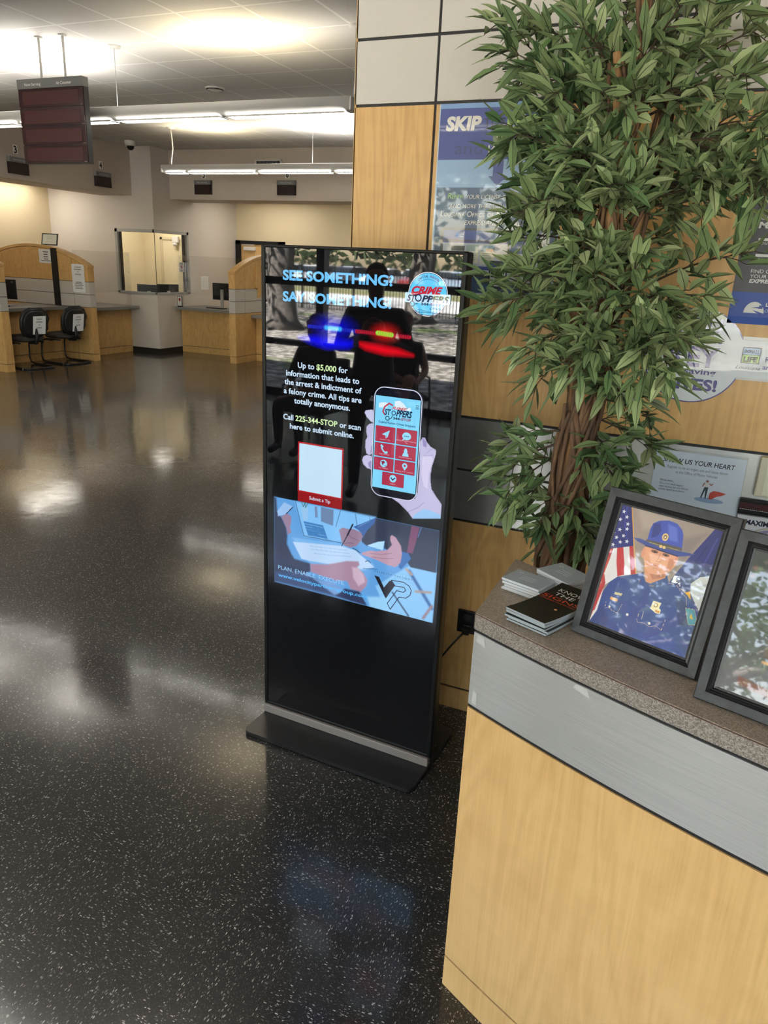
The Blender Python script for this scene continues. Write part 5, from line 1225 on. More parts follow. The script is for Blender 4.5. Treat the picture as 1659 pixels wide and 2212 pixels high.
p.rect(76, 146, 126, 162, S(40, 44, 54)); p.rect(132, 146, 176, 166, S(150, 170, 170)); p.rect(186, 146, 236, 166, S(96, 130, 170)); p.rect(204, 144, 232, 156, S(190, 150, 120))
p.rect(126, 104, 178, 146, S(206, 204, 190)); p.rect(184, 104, 236, 146, S(206, 204, 190)); p.lines(152, 138, 44, 4, 7, 2, S(120, 124, 130)); p.lines(210, 138, 44, 4, 7, 2, S(120, 124, 130)); p.rect(44, 84, 284, 96, S(58, 78, 146))
p.rrect(282, 40, 396, 196, 4, S(30, 36, 54)); p.rect(287, 48, 391, 190, S(176, 182, 196)); p.rect(287, 142, 391, 190, S(48, 72, 120)); p.rect(292, 122, 330, 136, S(40, 44, 54)); p.lines(338, 112, 80, 3, 12, 3, S(120, 130, 144))
p.rrect(222, 24, 276, 116, 5, S(24, 30, 46)); p.rect(227, 32, 271, 108, S(176, 182, 196)); p.rect(227, 84, 271, 108, S(46, 76, 128)); p.rect(230, 62, 268, 78, S(40, 44, 54))
p.text('WWW.', 240, 8, 8, WHT, width=36) if False else None
tag(p.place('wall_poster', M_GLOSSPRINT, None, (-0.985, YP, 1.70), (1, 0, 0), (0, 0, 1)), 'tall blue poster on the maple wall, partly hidden behind the tree and kiosk', 'poster')
p = Print(0.12)       # grey poster
p.rect(0, 0, 520, 372, S(84, 84, 90)); p.rect(0, 0, 520, 22, S(20, 66, 150)); p.rect(0, 22, 520, 96, S(62, 84, 156))
L1 = S(226, 226, 226)
p.text('GET YOUR', 42, 306, 13, L1, width=104); p.text('MAILED', 40, 283, 17, L1, width=110, bold=0.05, shear=0.1); p.lines(46, 246, 130, 1, 8, 8, L1, 'l'); p.text('your driver license', 44, 236, 11, L1, width=150); p.lines(46, 200, 130, 1, 8, 8, L1, 'l'); p.text('domestic address', 42, 189, 11, L1, width=140)
p.text('FIND OUT MORE', 42, 153, 11, L1, width=126); p.text('YOUR RENEWAL', 42, 138, 11, L1, width=130); p.text('EXPRESSLANE', 42, 124, 11, L1, width=118, bold=0.04, shear=0.1)
p.P2([(42 + 29 + 29 * math.cos(PI * k / 16), 34 + 34 * math.sin(PI * k / 16)) for k in range(17)], L1); p.P2([(66, 44), (100, 34), (100, 30), (78, 36)], S(62, 84, 156)); p.P2([(62, 50), (90, 48), (86, 54)], S(62, 84, 156)); p.rect(84, 48, 94, 58, S(62, 84, 156))
p.text('LOUISIANA', 102, 56, 11, L1, width=90, bold=0.04); p.text('Office of Motor Vehicles', 102, 38, 10, S(190, 206, 230), width=120, shear=0.3)
tag(p.place('wall_poster', M_PAPER, None, (0.028, YP, 1.660), (1, 0, 0), (0, 0, 1)), 'dark grey and blue poster at the right edge of the maple wall', 'poster')
# key-shaped sign
p = Print(0.12); KP = S(70, 66, 128); KWt = S(214, 220, 226); R = 148
def keyshape(o):
    a0 = math.degrees(math.asin((60 + 0) / R)); r = R + o
    P = [(r * math.cos(math.radians(t)), r * math.sin(math.radians(t))) for t in np.linspace(26, 334, 60)]
    return P + [(560 + o, -54 - o), (560 + o, 66 + o)] if False else [(148 + 0, 62 + o)] + P[:0] + [(560 + o, 62 + o)][::-1] + P[:0]
ang = [math.radians(t) for t in np.linspace(25, 338, 64)]
for o, c in ((4, KP), (0, KWt)):
    P = [((R + o) * math.cos(a), (R + o) * math.sin(a)) for a in ang] + [(560 + o, -56 - o), (560 + o, 64 + o)]
    p.P2(P, c)
p.text('YOU', 72, 76, 47, KP, width=150, align='r', bold=0.02); p.text('are the', 79, 44, 18, KP, width=104, align='r', bold=0.02); p.text('KEY', 78, -32, 64, KP, width=150, align='r', bold=0.03); p.text('to saving', 76, -57, 18, KP, width=146, align='r', bold=0.02); p.text('LIVES!', 86, -108, 36, KP, width=154, align='r', bold=0.04)
p.rect(142, -10, 196, 41, S(30, 40, 60)); p.rect(145, 18, 193, 38, S(170, 196, 226)); p.rect(145, -7, 193, 16, S(176, 214, 120)); p.text('DONATE', 169, 23, 10, S(26, 32, 60), width=42, align='c', bold=0.04); p.text('LIFE', 169, -4, 16, S(20, 28, 30), width=40, align='c', bold=0.05); p.disc(169, 17, 3, S(90, 130, 150), n=12)
p.text('Louisiana', 130, -28, 11, S(40, 40, 60), width=72, shear=0.4); p.text('Register at', 212, 0, 15, KP, width=100, bold=0.02); p.text('any office', 208, -24, 15, KP, width=90, bold=0.02)
ks = p.place('key_sign', M_GLOSSPRINT, None, (-0.052, YP, 1.549), (1, 0, 0), (0, 0, 1)); tag(ks, 'white key-shaped donor sign with purple lettering on the maple wall', 'sign')
m = MB(); m.box(0.085, 0.36, YP - 0.0012, YP - 0.0008, 1.612, 1.622); m.box(0.085, 0.20, YP - 0.0012, YP - 0.0008, 1.486, 1.494); tp = m.build('clear_tape', plain('glossy_tape', S(206, 206, 204), 0.15), ks)
# flyer in a holder, standing against the metal band
p = Print(0.12); FB = S(222, 234, 248)
p.rect(0, 84, 284, 300, FB); BK = S(34, 38, 54); GY = S(104, 112, 130)
p.text('SHOW US YOUR HEART', 26, 260, 17, BK, width=226, bold=0.012, shear=0.1); p.text('Register to be an organ, eye and tissue donor', 42, 240, 10, GY, width=192); p.text('at the Office of Motor Vehicles', 72, 224, 10, GY, width=132)
p.text('Did you know...', 26, 192, 7, GY, width=46, bold=0.02); p.text('95% of U.S. adults support', 26, 180, 7, GY, width=78); p.text('organ donation, but only 54% are', 26, 170, 7, GY, width=94); p.text('actually signed up as donors', 26, 160, 7, GY, width=84)
p.disc(190, 145, 46, S(150, 178, 212), 9); p.P2([(162, 150), (166, 150), (174, 182), (176, 150), (180, 150), (182, 190), (170, 190)], S(62, 86, 96)); p.P2([(169, 190), (182, 190), (184, 206), (168, 206)], S(226, 226, 226)); p.line([(184, 203), (190, 198), (194, 204)], 3, S(180, 110, 100)); p.line([(168, 203), (164, 192)], 3, S(180, 110, 100)); p.disc(176, 211, 4, S(150, 84, 70), n=14)
p.P2([(188, 150), (190, 172), (200, 180), (216, 180), (240, 176), (226, 166), (212, 162), (198, 150)], S(206, 88, 80))
t = thing('flyer_holder', 'pale blue donor flyer in a clear holder against the metal band', 'flyer', (-0.118, Y0 - 0.006, 0.93), 0)
p.place('flyer', M_GLOSSPRINT, t, (0.002, 0, 0), (1, 0, 0), (0, 0, 1))
m = MB(); m.box(0, 0.288, -0.004, -0.002, 0.079, 0.308); m.box(0, 0.288, 0.001, 0.003, 0.079, 0.308); m.build('acrylic_sleeve', M_SLEEVE, t)
# lectern-like shelf unit, card box and certificate at the right edge, standing on the lower desk
t = thing('calendar_block', 'cream block of paper fixed to the metal band at the right edge', 'notepad', (0.205, Y0, 1.185), 0)
m = MB(); m.rbox(0, 0.16, -0.035, 0, -0.066, 0.066, 0.004); m.build('block', plain('cream_plastic', S(206, 200, 178), 0.45), t)
p = Print(0.2); p.rect(0, 0, 130, 116, S(222, 218, 198)); p.lines(64, 78, 80, 3, 16, 6, S(60, 60, 56)); p.rect(22, 30, 120, 33, S(50, 50, 48)); p.place('page', M_PAPER, t, (0.022, -0.036, -0.058), (1, 0, 0), (0, 0, 1))
t = thing('dark_binder', 'black and maroon stitched binder edge behind the frames, below the cream block', 'binder', (0.168, Y0 - 0.025, 1.05), 0)
m = MB(); m.rbox(0, 0.40, 0, 0.022, 0.002, 0.054, 0.004); m.build('cover', M_PLASTIC, t)
m = MB(); m.box(0, 0.40, -0.002, 0, 0.022, 0.042); m.build('maroon_band', plain('maroon_leather', S(60, 16, 22), 0.4), t)
m = MB(); [m.box(0.004 + k * 0.006, 0.008 + k * 0.006, -0.003, -0.001, 0.019, 0.0205) for k in range(64)]; m.build('stitching', M_CARD, t)
p = Print(0.12); p.rect(0, 0, 400, 200, S(214, 216, 222)); p.text('MAXIMUM', 26, 170, 17, S(16, 20, 50), width=104, bold=0.04); p.ring(110, 84, 84, 5, S(190, 180, 160)); p.disc(110, 84, 76, S(150, 140, 176)); p.text('OCCUPANCY', 110, 130, 12, S(220, 214, 226), width=90, align='c') if False else p.text('DU', 98, 138, 14, S(222, 214, 230), width=30)
tag(p.place('posted_notice', M_GLOSSPRINT, None, (0.170, Y0 - 0.028, 0.850), (1, 0, 0), (0, 0, 1)), 'white posted notice with bold capitals behind the picture frames', 'notice')
# lower staff desk behind the counter, carries the flyer and binder
t = thing('staff_desk', 'low staff desk behind the reception counter, hidden below its top', 'desk', (0, 0, 0))
m = MB(); m.box(-0.13, 1.2, 2.45, Y0 - 0.003, 0.82, 0.85); m.build('worktop', M_DESK, t)
for x in (-0.11, 1.16):
    m = MB(); m.box(x, x + 0.03, 2.47, Y0 - 0.003, 0, 0.82); m.build('side_panel', M_WOOD, t)

# ================================================================== THE ARTIFICIAL TREE
tr = thing('ficus_tree', 'tall artificial ficus tree with a twisted vine trunk beside the kiosk', 'tree', (-0.325, 2.20, 0))
TX, TY = -0.325, 2.20
def trunk_mat():
    m, N, L, b = new_mat('twisted_bark')
    f = noise(N, L, coords(N, L, (40, 40, 7)), 1, 5, 0.65)
    L.new(ramp(N, L, f, [(0.25, S(44, 30, 21)), (0.55, S(104, 76, 54)), (0.85, S(150, 116, 82))]), b.inputs['Base Color']); b.inputs['Roughness'].default_value = 0.75
    bump(N, L, b, f, 0.6, 0.006); return m
M_BARK = trunk_mat()
M_STEM = wood('pale_stem_wood', S(166, 126, 86), S(104, 74, 50), rough=0.65)
def lp(*P): return [(x - TX, y - TY, z) for x, y, z in P]
m = MB(); m.lathe([(0.0, 0.0), (0.15, 0.0), (0.17, 0.05), (0.19, 0.30), (0.205, 0.32), (0.19, 0.33), (0.18, 0.30), (0.0, 0.29)], 28); m.build('pot', plain('dark_wicker', (0.03, 0.02, 0.014), 0.7), tr)
rr = random.Random(2)
m = MB(); m.tube([(0, 0, 0.25), (0.0, 0, 0.8), (0.005, 0, 1.15), (0.01, 0, 1.42)], [0.055, 0.048, 0.042, 0.036], 10); m.build('trunk', M_STEM, tr)
vine = MB()
for k in range(36):
    a0 = 2 * PI * k / 36 + rr.uniform(-0.2, 0.2); tw = rr.choice((-1, 1, 1)) * rr.uniform(1.6, 5.0); r0 = rr.uniform(0.054, 0.072); P = []; z1 = rr.uniform(1.30, 1.52)
    for q in range(22):
        u = q / 21; z = 0.27 + (z1 - 0.27) * u; a = a0 + tw * u + 0.45 * math.sin(9 * u + k * 1.3)
        rad = (r0 + 0.012 * math.sin(5 * u + k * 1.7)) * (1.06 - 0.28 * u + 0.16 * math.exp(-((z - 0.98) / 0.10) ** 2))
        P.append((rad * math.cos(a) + 0.01 * u, rad * math.sin(a), z))
    vine.tube(P, [rr.uniform(0.0045, 0.009)] * 22, 7)
vine.build('twisted_vines', M_BARK, tr)
STEMS = [[(-0.325, 2.20, 1.36), (-0.345, 2.19, 1.55), (-0.325, 2.18, 1.78), (-0.312, 2.17, 2.07), (-0.275, 2.18, 2.20), (-0.30, 2.2, 2.52)],
         [(-0.300, 2.21, 1.36), (-0.270, 2.22, 1.62), (-0.255, 2.22, 1.83), (-0.225, 2.24, 2.05), (-0.19, 2.25, 2.40)],
         [(-0.330, 2.21, 1.38), (-0.375, 2.23, 1.60), (-0.385, 2.24, 1.85), (-0.40, 2.25, 2.09), (-0.44, 2.26, 2.36)],
         [(-0.310, 2.19, 1.38), (-0.300, 2.15, 1.62), (-0.290, 2.13, 1.85), (-0.300, 2.11, 2.10), (-0.33, 2.1, 2.3)]]
for k, P in enumerate(STEMS):
    s = MB(); s.tube(lp(*P), [0.026 - 0.016 * q / (len(P) - 1) for q in range(len(P))], 9); st = s.build('stem', M_STEM, tr)
    v = MB()
    for h in range(4):
        Q = []
        for q in range(30):
            u = q / 29 * (len(P) - 1) * 0.97; i = int(u); f = u - i; c = Vector(P[i]).lerp(Vector(P[i + 1]), f); a = h * 1.6 + (2.2 if h % 2 else -1.8) * u + k
            rd = 0.030 - 0.012 * u / len(P); Q.append(tuple(c + Vector((rd * math.cos(a), rd * math.sin(a), 0))))
        v.tube(lp(*Q), 0.0055, 5)
    v.build('climbing_vine', M_BARK, st)
SPRAYS = [tuple(map(float, s.split(','))) for s in '-0.316,2.197,2.092,-0.678,2.260,2.426 -0.368,2.225,2.185,-0.631,2.213,2.346 -0.348,2.200,2.233,-0.606,2.274,2.447 -0.341,2.181,2.281,-0.526,2.236,2.472 -0.376,2.208,2.171,-0.630,2.376,2.315 -0.313,2.176,2.089,-0.490,2.132,2.236 -0.324,2.175,2.164,-0.492,2.385,2.368 -0.326,2.212,2.235,-0.399,2.003,2.331 -0.266,2.229,2.204,-0.027,2.462,2.425 -0.269,2.209,2.232,-0.074,2.288,2.422 -0.284,2.179,2.278,-0.164,1.988,2.381 -0.261,2.202,2.188,-0.033,2.010,2.220 -0.246,2.181,2.174,-0.078,2.101,2.204 -0.289,2.172,2.246,-0.263,2.212,2.415 -0.296,2.196,2.272,-0.403,2.401,2.532 -0.274,2.201,2.199,-0.186,2.292,2.319 -0.287,2.200,2.210,-0.309,2.298,2.369 -0.269,2.197,2.167,-0.196,2.137,2.225 -0.310,2.230,2.184,-0.413,2.451,2.379 -0.288,2.220,2.277,-0.125,2.334,2.469 -0.255,2.189,2.228,-0.138,2.095,2.319 -0.311,2.187,2.145,-0.359,2.053,2.215 -0.286,2.216,2.192,-0.330,2.185,2.282 -0.321,2.221,2.016,-0.589,2.173,2.149 -0.319,2.227,1.994,-0.665,2.404,2.118 -0.340,2.170,2.033,-0.551,2.085,2.123 -0.364,2.225,2.062,-0.525,2.215,2.176 -0.331,2.229,1.994,-0.550,2.179,2.011 -0.306,2.174,1.955,-0.561,2.295,2.108 -0.334,2.217,1.934,-0.552,2.115,1.935 -0.335,2.175,1.989,-0.470,2.155,2.020 -0.337,2.228,2.040,-0.578,2.359,2.129 -0.308,2.177,1.966,-0.422,2.103,2.112 -0.310,2.176,1.978,-0.491,2.010,1.950 -0.331,2.170,2.055,-0.399,2.065,2.075 -0.246,2.197,2.091,0.037,2.075,2.100 -0.151,2.214,2.124,0.012,2.046,2.134 -0.233,2.209,1.993,0.049,2.038,2.027 -0.218,2.195,1.980,0.039,2.086,1.993 -0.222,2.186,2.013,-0.063,2.465,2.113 -0.241,2.218,1.959,-0.088,2.140,1.955 -0.229,2.223,2.039,0.057,2.085,2.057 -0.230,2.194,1.980,-0.119,2.372,2.032 -0.138,2.209,2.112,0.055,2.030,1.997 -0.225,2.229,2.006,-0.002,2.087,2.003 -0.211,2.185,2.089,-0.093,2.345,2.154 -0.304,2.190,2.013,-0.231,2.142,2.094 -0.297,2.170,1.977,-0.340,2.067,2.053 -0.291,2.185,1.922,-0.176,2.268,1.975 -0.280,2.192,1.922,-0.400,2.205,1.979 -0.290,2.228,1.877,-0.485,2.221,1.920 -0.268,2.170,1.852,-0.345,2.035,1.867 -0.266,2.179,1.829,-0.185,2.386,1.899 -0.310,2.219,1.852,-0.531,2.105,1.877 -0.279,2.170,1.932,-0.224,2.095,2.003 -0.286,2.170,1.898,-0.288,2.091,1.981 -0.275,2.206,1.876,-0.416,2.192,1.823 -0.304,2.176,1.755,-0.587,2.136,1.766 -0.314,2.184,1.730,-0.566,2.051,1.700 -0.330,2.219,1.716,-0.593,2.278,1.645 -0.318,2.188,1.755,-0.499,2.069,1.782 -0.321,2.213,1.654,-0.456,2.024,1.593 -0.326,2.184,1.630,-0.469,2.258,1.463 -0.321,2.221,1.742,-0.588,2.287,1.713 -0.321,2.187,1.779,-0.544,2.416,1.824 -0.271,2.182,1.781,-0.363,2.035,1.822 -0.263,2.170,1.733,-0.310,2.025,1.790 -0.258,2.181,1.685,-0.386,2.172,1.714 -0.248,2.204,1.684,-0.152,2.082,1.753 -0.290,2.192,1.632,-0.438,2.369,1.610 -0.259,2.170,1.611,-0.173,2.075,1.671 -0.280,2.170,1.583,-0.339,2.023,1.554 -0.252,2.170,1.561,-0.155,2.076,1.626 -0.273,2.170,1.533,-0.205,2.071,1.488 -0.262,2.170,1.721,-0.211,2.046,1.795 -0.278,2.170,1.659,-0.295,2.064,1.722 -0.253,2.170,1.661,-0.307,2.079,1.613 -0.199,2.212,1.760,0.029,2.377,1.857 -0.231,2.225,1.722,-0.043,2.157,1.746 -0.233,2.211,1.660,-0.074,2.411,1.674 -0.218,2.222,1.635,-0.082,2.191,1.629 -0.142,2.170,1.644,-0.098,2.066,1.560 -0.231,2.170,1.588,-0.134,2.067,1.569 -0.226,2.207,1.610,-0.090,2.052,1.655 -0.224,2.208,1.686,-0.090,2.435,1.685 -0.282,2.223,1.446,-0.141,2.321,1.393 -0.280,2.193,1.464,-0.176,2.311,1.459 -0.286,2.205,1.394,-0.134,2.200,1.333 -0.296,2.220,1.349,-0.175,2.057,1.291 -0.290,2.215,1.309,-0.164,2.024,1.235 -0.283,2.206,1.269,-0.196,2.218,1.107 -0.370,2.184,1.346,-0.563,2.311,1.253 -0.382,2.200,1.299,-0.562,2.278,1.167 -0.369,2.225,1.267,-0.488,2.117,1.159 -0.368,2.171,1.236,-0.447,2.144,1.114 -0.356,2.211,1.185,-0.379,2.108,1.078 -0.334,2.180,1.167,-0.392,2.386,0.941 -0.311,2.170,2.077,-0.339,2.091,2.109 -0.304,2.170,1.943,-0.272,2.036,1.997 -0.258,2.170,1.782,-0.224,2.093,1.851 -0.263,2.170,1.733,-0.296,2.067,1.814 -0.264,2.170,1.559,-0.284,2.060,1.640 -0.279,2.170,1.480,-0.251,2.077,1.557 -0.288,2.170,2.163,-0.291,2.034,2.208 -0.327,2.197,1.193,-0.276,2.138,1.087 -0.302,2.183,1.128,-0.248,2.190,1.017 -0.318,2.208,1.104,-0.333,2.220,0.975 -0.274,2.189,1.116,-0.235,2.320,1.039'.split()]
rr = random.Random(21)
leaf = MB(); twig = MB(); M0 = Vector((TX, TY, 0))
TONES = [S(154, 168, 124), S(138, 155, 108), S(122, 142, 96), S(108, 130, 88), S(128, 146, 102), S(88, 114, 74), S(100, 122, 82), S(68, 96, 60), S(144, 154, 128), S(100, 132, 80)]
def add_leaf(p, d, L, W, tone, rib):
    d = d.normalized(); side = d.cross(Vector((0, 0, 1)))
    if side.length < 0.1: side = Vector((1, 0, 0))
    side = (side.normalized() + Vector((rr.uniform(-1, 1), rr.uniform(-1, 1), rr.uniform(-1, 1))) * 0.8).normalized()
    nn = side.cross(d).normalized(); side = d.cross(nn).normalized()
    fold = rr.uniform(0.12, 0.45); droop = rr.uniform(-0.05, 0.28)
    st = [(0.0, 0.05), (0.16, 0.62), (0.42, 1.0), (0.72, 0.70), (1.0, 0.0)]; R = []
    for u, wv in st:
        c = p + d * (L * u) - Vector((0, 0, 1)) * (droop * L * u * u); w = W * 0.5 * wv; rw = 0.0012 * (1 - 0.6 * u)
        R.append(leaf.pts([c - side * max(w, rw) + nn * (w * fold), c - side * rw, c + side * rw, c + side * max(w, rw) + nn * (w * fold)]))
    for a, b in zip(R, R[1:]):
        leaf.face((a[0], a[1], b[1], b[0]), tone); leaf.face((a[1], a[2], b[2], b[1]), rib); leaf.face((a[2], a[3], b[3], b[2]), tone)
def put_leaf(p, d, tone0):
    if p.y > 2.60: return
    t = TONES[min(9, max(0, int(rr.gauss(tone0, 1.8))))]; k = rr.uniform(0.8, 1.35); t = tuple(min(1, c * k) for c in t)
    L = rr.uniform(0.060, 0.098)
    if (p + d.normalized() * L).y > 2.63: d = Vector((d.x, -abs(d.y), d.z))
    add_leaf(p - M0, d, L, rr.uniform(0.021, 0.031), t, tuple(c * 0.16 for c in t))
for s in SPRAYS:
    A = Vector(s[:3]); B = Vector(s[3:]); D = B - A; Ln = D.length
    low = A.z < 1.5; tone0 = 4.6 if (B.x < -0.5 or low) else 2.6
    n = max(6, int(Ln / 0.03)); P = []; mid = A + D * 0.5 + Vector((0, 0, 0.10 * Ln))
    for q in range(n + 1):
        u = q / n; P.append(A * (1 - u) ** 2 + mid * (2 * u * (1 - u)) + B * u * u)
    twig.tube([tuple(p - M0) for p in P], [0.0040 * (1 - 0.75 * q / n) for q in range(n + 1)], 5)
    side = 1; acc = 0.0
    for q in range(max(1, int(n * 0.15)), n + 1):
        p = P[q]; t = (P[min(q + 1, n)] - P[max(q - 1, 0)]).normalized()
        for h in range(2 if q % 3 == 0 else 1):
            side = -side
            lat = Vector((rr.gauss(0, 1), rr.gauss(-0.25, 1), rr.gauss(0.15, 0.8))); lat = (lat - t * lat.dot(t)).normalized()
            td = (t * 0.75 + lat * 0.75).normalized(); tl = rr.uniform(0.04, 0.095) * (1.1 - 0.4 * q / n)
            Q = [p + td * (tl * u) - Vector((0, 0, 1)) * (tl * 0.35 * u * u) for u in (0, 0.33, 0.66, 1.0)]
            twig.tube([tuple(v - M0) for v in Q], [0.0018, 0.0015, 0.0012, 0.0009], 4, cap=False)
            nl = max(3, int(tl / 0.0165))
            ax = td.cross(Vector((rr.gauss(0, 0.4), rr.gauss(0, 0.4), 1))).normalized()
            for g in range(nl):
                u = 0.2 + 0.8 * g / (nl - 1); c = Q[0].lerp(Q[3], u) + Vector((0, 0, 0.02 * u * (1 - u)))
                dd = td * 0.75 + ax * ((1 if g % 2 else -1) * rr.uniform(0.5, 1.0)) + Vector((rr.gauss(0, 0.35), rr.gauss(-0.05, 0.35), rr.gauss(0.08, 0.45)))
                put_leaf(c, td if g == nl - 1 else dd, tone0)
    for g in range(3): put_leaf(B, (D.normalized() + Vector((rr.gauss(0, 0.5), rr.gauss(0, 0.5), rr.gauss(-0.1, 0.5)))).normalized(), tone0)
def leaf_mat():
    m, N, L, b = new_mat('ficus_leaf')
    a = N.new('ShaderNodeVertexColor'); a.layer_name = 'Col'; L.new(a.outputs[0], b.inputs['Base Color'])
    b.inputs['Roughness'].default_value = 0.5; b.inputs['Specular IOR Level'].default_value = 0.35
    tl = N.new('ShaderNodeBsdfTranslucent'); L.new(a.outputs[0], tl.inputs[0]); mx = N.new('ShaderNodeMixShader'); mx.inputs[0].default_value = 0.12
    L.new(b.outputs[0], mx.inputs[1]); L.new(tl.outputs[0], mx.inputs[2]); L.new(mx.outputs[0], N['Material Output'].inputs[0]); return m
M_LEAF = leaf_mat()
leaf.build('foliage', M_LEAF, tr)
twig.build('twigs', plain('dark_twig', S(62, 48, 34), 0.7), tr)

# ================================================================== PEOPLE STANDING AND SITTING BEHIND THE VIEWER (seen in the glass)
def skinned(name, J, E, root, mats, pick):
    me = bpy.data.meshes.new(name); keys = list(J)
    me.from_pydata([J[k][:3] for k in keys], [(keys.index(a), keys.index(b)) for a, b in E], [])
    o = bpy.data.objects.new(name, me); C.objects.link(o)
    o.modifiers.new('Skin', 'SKIN'); sv = me.skin_vertices[0].data
    for i, k in enumerate(keys):
        r = J[k][3]; sv[i].radius = r if isinstance(r, tuple) else (r, r)
        sv[i].use_root = (k == root)
    o.modifiers['Skin'].use_smooth_shade = True
    sb = o.modifiers.new('Subdivision', 'SUBSURF'); sb.levels = 2; sb.render_levels = 2
    dg = bpy.context.evaluated_depsgraph_get(); n = bpy.data.meshes.new_from_object(o.evaluated_get(dg)); n.name = name
    for mt in mats: n.materials.append(mt)
    for p in n.polygons: p.material_index = pick(p.center); p.use_smooth = True
    bpy.data.objects.remove(o); bpy.data.meshes.remove(me)
    return n
M_SKIN = plain('skin', S(150, 104, 82), 0.5); M_HAIR = plain('dark_hair', (0.012, 0.010, 0.008), 0.6); M_NAVY = plain('dark_shirt', (0.012, 0.012, 0.014), 0.8); M_TROU = plain('dark_trousers', (0.016, 0.016, 0.018), 0.8); M_SHOE = plain('dark_shoe', (0.01, 0.01, 0.01), 0.4)
def person(label, loc, rz, pose, mats, group=None, bare=False):
    J = {'pel': (0, 0, 0.96, (0.155, 0.115)), 'sp': (0, 0.0, 1.14, (0.145, 0.11)), 'ch': (0, 0.0, 1.34, (0.165, 0.115)), 'nb': (0, -0.01, 1.475, 0.07), 'nk': (0, 0.0, 1.545, 0.052),
         'hd': (0, 0.015, 1.63, (0.072, 0.088)), 'hm': (0, 0.012, 1.70, (0.080, 0.098)), 'ht': (0, 0.0, 1.765, (0.062, 0.075)), 'no': (0, 0.125, 1.655, 0.012), 'cn': (0, 0.085, 1.585, 0.030)}
    E = [('pel', 'sp'), ('sp', 'ch'), ('ch', 'nb'), ('nb', 'nk'), ('nk', 'hd'), ('hd', 'hm'), ('hm', 'ht'), ('hm', 'no'), ('hd', 'cn')]
    for s, q in ((-1, 'l'), (1, 'r')):
        J['ea' + q] = (s * 0.088, 0.0, 1.66, 0.014); E.append(('hm', 'ea' + q))
        if pose == 'stand':
            J.update({'sh' + q: (s * 0.185, 0, 1.43, 0.068), 'el' + q: (s * 0.27, 0.06, 1.17, 0.046), 'wr' + q: (s * 0.075, 0.33, 1.30, 0.031), 'pa' + q: (s * 0.058, 0.385, 1.36, (0.036, 0.022))})
            J.update({'hp' + q: (s * 0.10, 0, 0.90, 0.098), 'kn' + q: (s * 0.12, 0.02, 0.50, 0.066), 'an' + q: (s * 0.125, -0.02, 0.09, 0.044), 'to' + q: (s * 0.15, 0.15, 0.045, 0.042)})
            f0 = Vector((s * 0.050, 0.40, 1.385)); fd = [Vector((-s * 0.030, 0.012, 0.020 - 0.017 * k)) for k in range(4)]
        else:
            cross = pose == 'cross'
            J.update({'sh' + q: (s * 0.18, 0, 1.42, 0.066), 'el' + q: (s * 0.23, 0.10, 1.16, 0.046), 'wr' + q: (s * 0.10, 0.30, 1.10, 0.030), 'pa' + q: (s * 0.06, 0.36, 1.09, (0.036, 0.020))})
            kz = 1.14 if (cross and s > 0) else 0.99
            J.update({'hp' + q: (s * 0.10, 0.02, 0.93, 0.096), 'kn' + q: ((-0.06 if (cross and s > 0) else s * 0.12), 0.46, kz, 0.066), 'an' + q: ((-0.16 if (cross and s > 0) else s * 0.12), 0.56 if (cross and s > 0) else 0.45, 0.76 if (cross and s > 0) else 0.57, 0.042), 'to' + q: ((-0.17 if (cross and s > 0) else s * 0.13), 0.72 if (cross and s > 0) else 0.60, 0.72 if (cross and s > 0) else 0.53, 0.038)})
            f0 = Vector((s * 0.05, 0.385, 1.09)); fd = [Vector((-s * 0.012 * k, 0.03, -0.006)) for k in range(4)]
        E += [('ch', 'sh' + q), ('sh' + q, 'el' + q), ('el' + q, 'wr' + q), ('wr' + q, 'pa' + q), ('pel', 'hp' + q), ('hp' + q, 'kn' + q), ('kn' + q, 'an' + q), ('an' + q, 'to' + q)]
        for k in range(4):
            ln = (1.0, 1.12, 1.04, 0.82)[k]; b_ = f0 + Vector((0, 0.0, 0.022 - 0.016 * k)) if pose == 'stand' else f0 + Vector((s * (0.022 - 0.015 * k), 0, 0))
            J['f%d%s' % (k, q)] = (*b_, 0.0095); J['g%d%s' % (k, q)] = (*(b_ + fd[k] * ln + Vector((0, 0.012, 0))), 0.0085); J['h%d%s' % (k, q)] = (*(b_ + fd[k] * (1.75 * ln) + Vector((0, 0.0, -0.004))), 0.0075)
            E += [('pa' + q, 'f%d%s' % (k, q)), ('f%d%s' % (k, q), 'g%d%s' % (k, q)), ('g%d%s' % (k, q), 'h%d%s' % (k, q))]
        J['t1' + q] = (J['pa' + q][0] - s * 0.012, J['pa' + q][1] - 0.02, J['pa' + q][2] + 0.03, 0.011); J['t2' + q] = (J['pa' + q][0] - s * 0.028, J['pa' + q][1] - 0.008, J['pa' + q][2] + 0.055, 0.009)
        E += [('pa' + q, 't1' + q), ('t1' + q, 't2' + q)]
    def pick(c):
        if c.z > 1.515 and abs(c.x) < 0.13: return 0
        if pose == 'stand':
            if c.y > 0.20 and c.z > 1.1 and abs(c.x) < 0.16: return 0
            if c.z < 0.11: return 3
            return 1 if c.z > 0.97 else 2
        if c.y > 0.16 and c.z > 1.02 and c.z < 1.2 and (abs(c.x) < 0.22) and not (c.y > 0.40 and c.z > 1.12): return 0
        if bare and (c.z < 0.86 or c.y > 0.25): return 0
        if bare and abs(c.x) > 0.19 and c.z > 1.02: return 0
        return 1 if c.z > 1.0 and c.y < 0.25 else (3 if c.z < 0.6 else 2)
    me = skinned('body', J, E, 'pel', mats, pick)
    if pose != 'stand': me.transform(Matrix.Translation((0, 0, -0.485)))
    o = bpy.data.objects.new('person', me); C.objects.link(o); o.location = loc; o.rotation_euler = (0, 0, rz); tag(o, label, 'person', group)
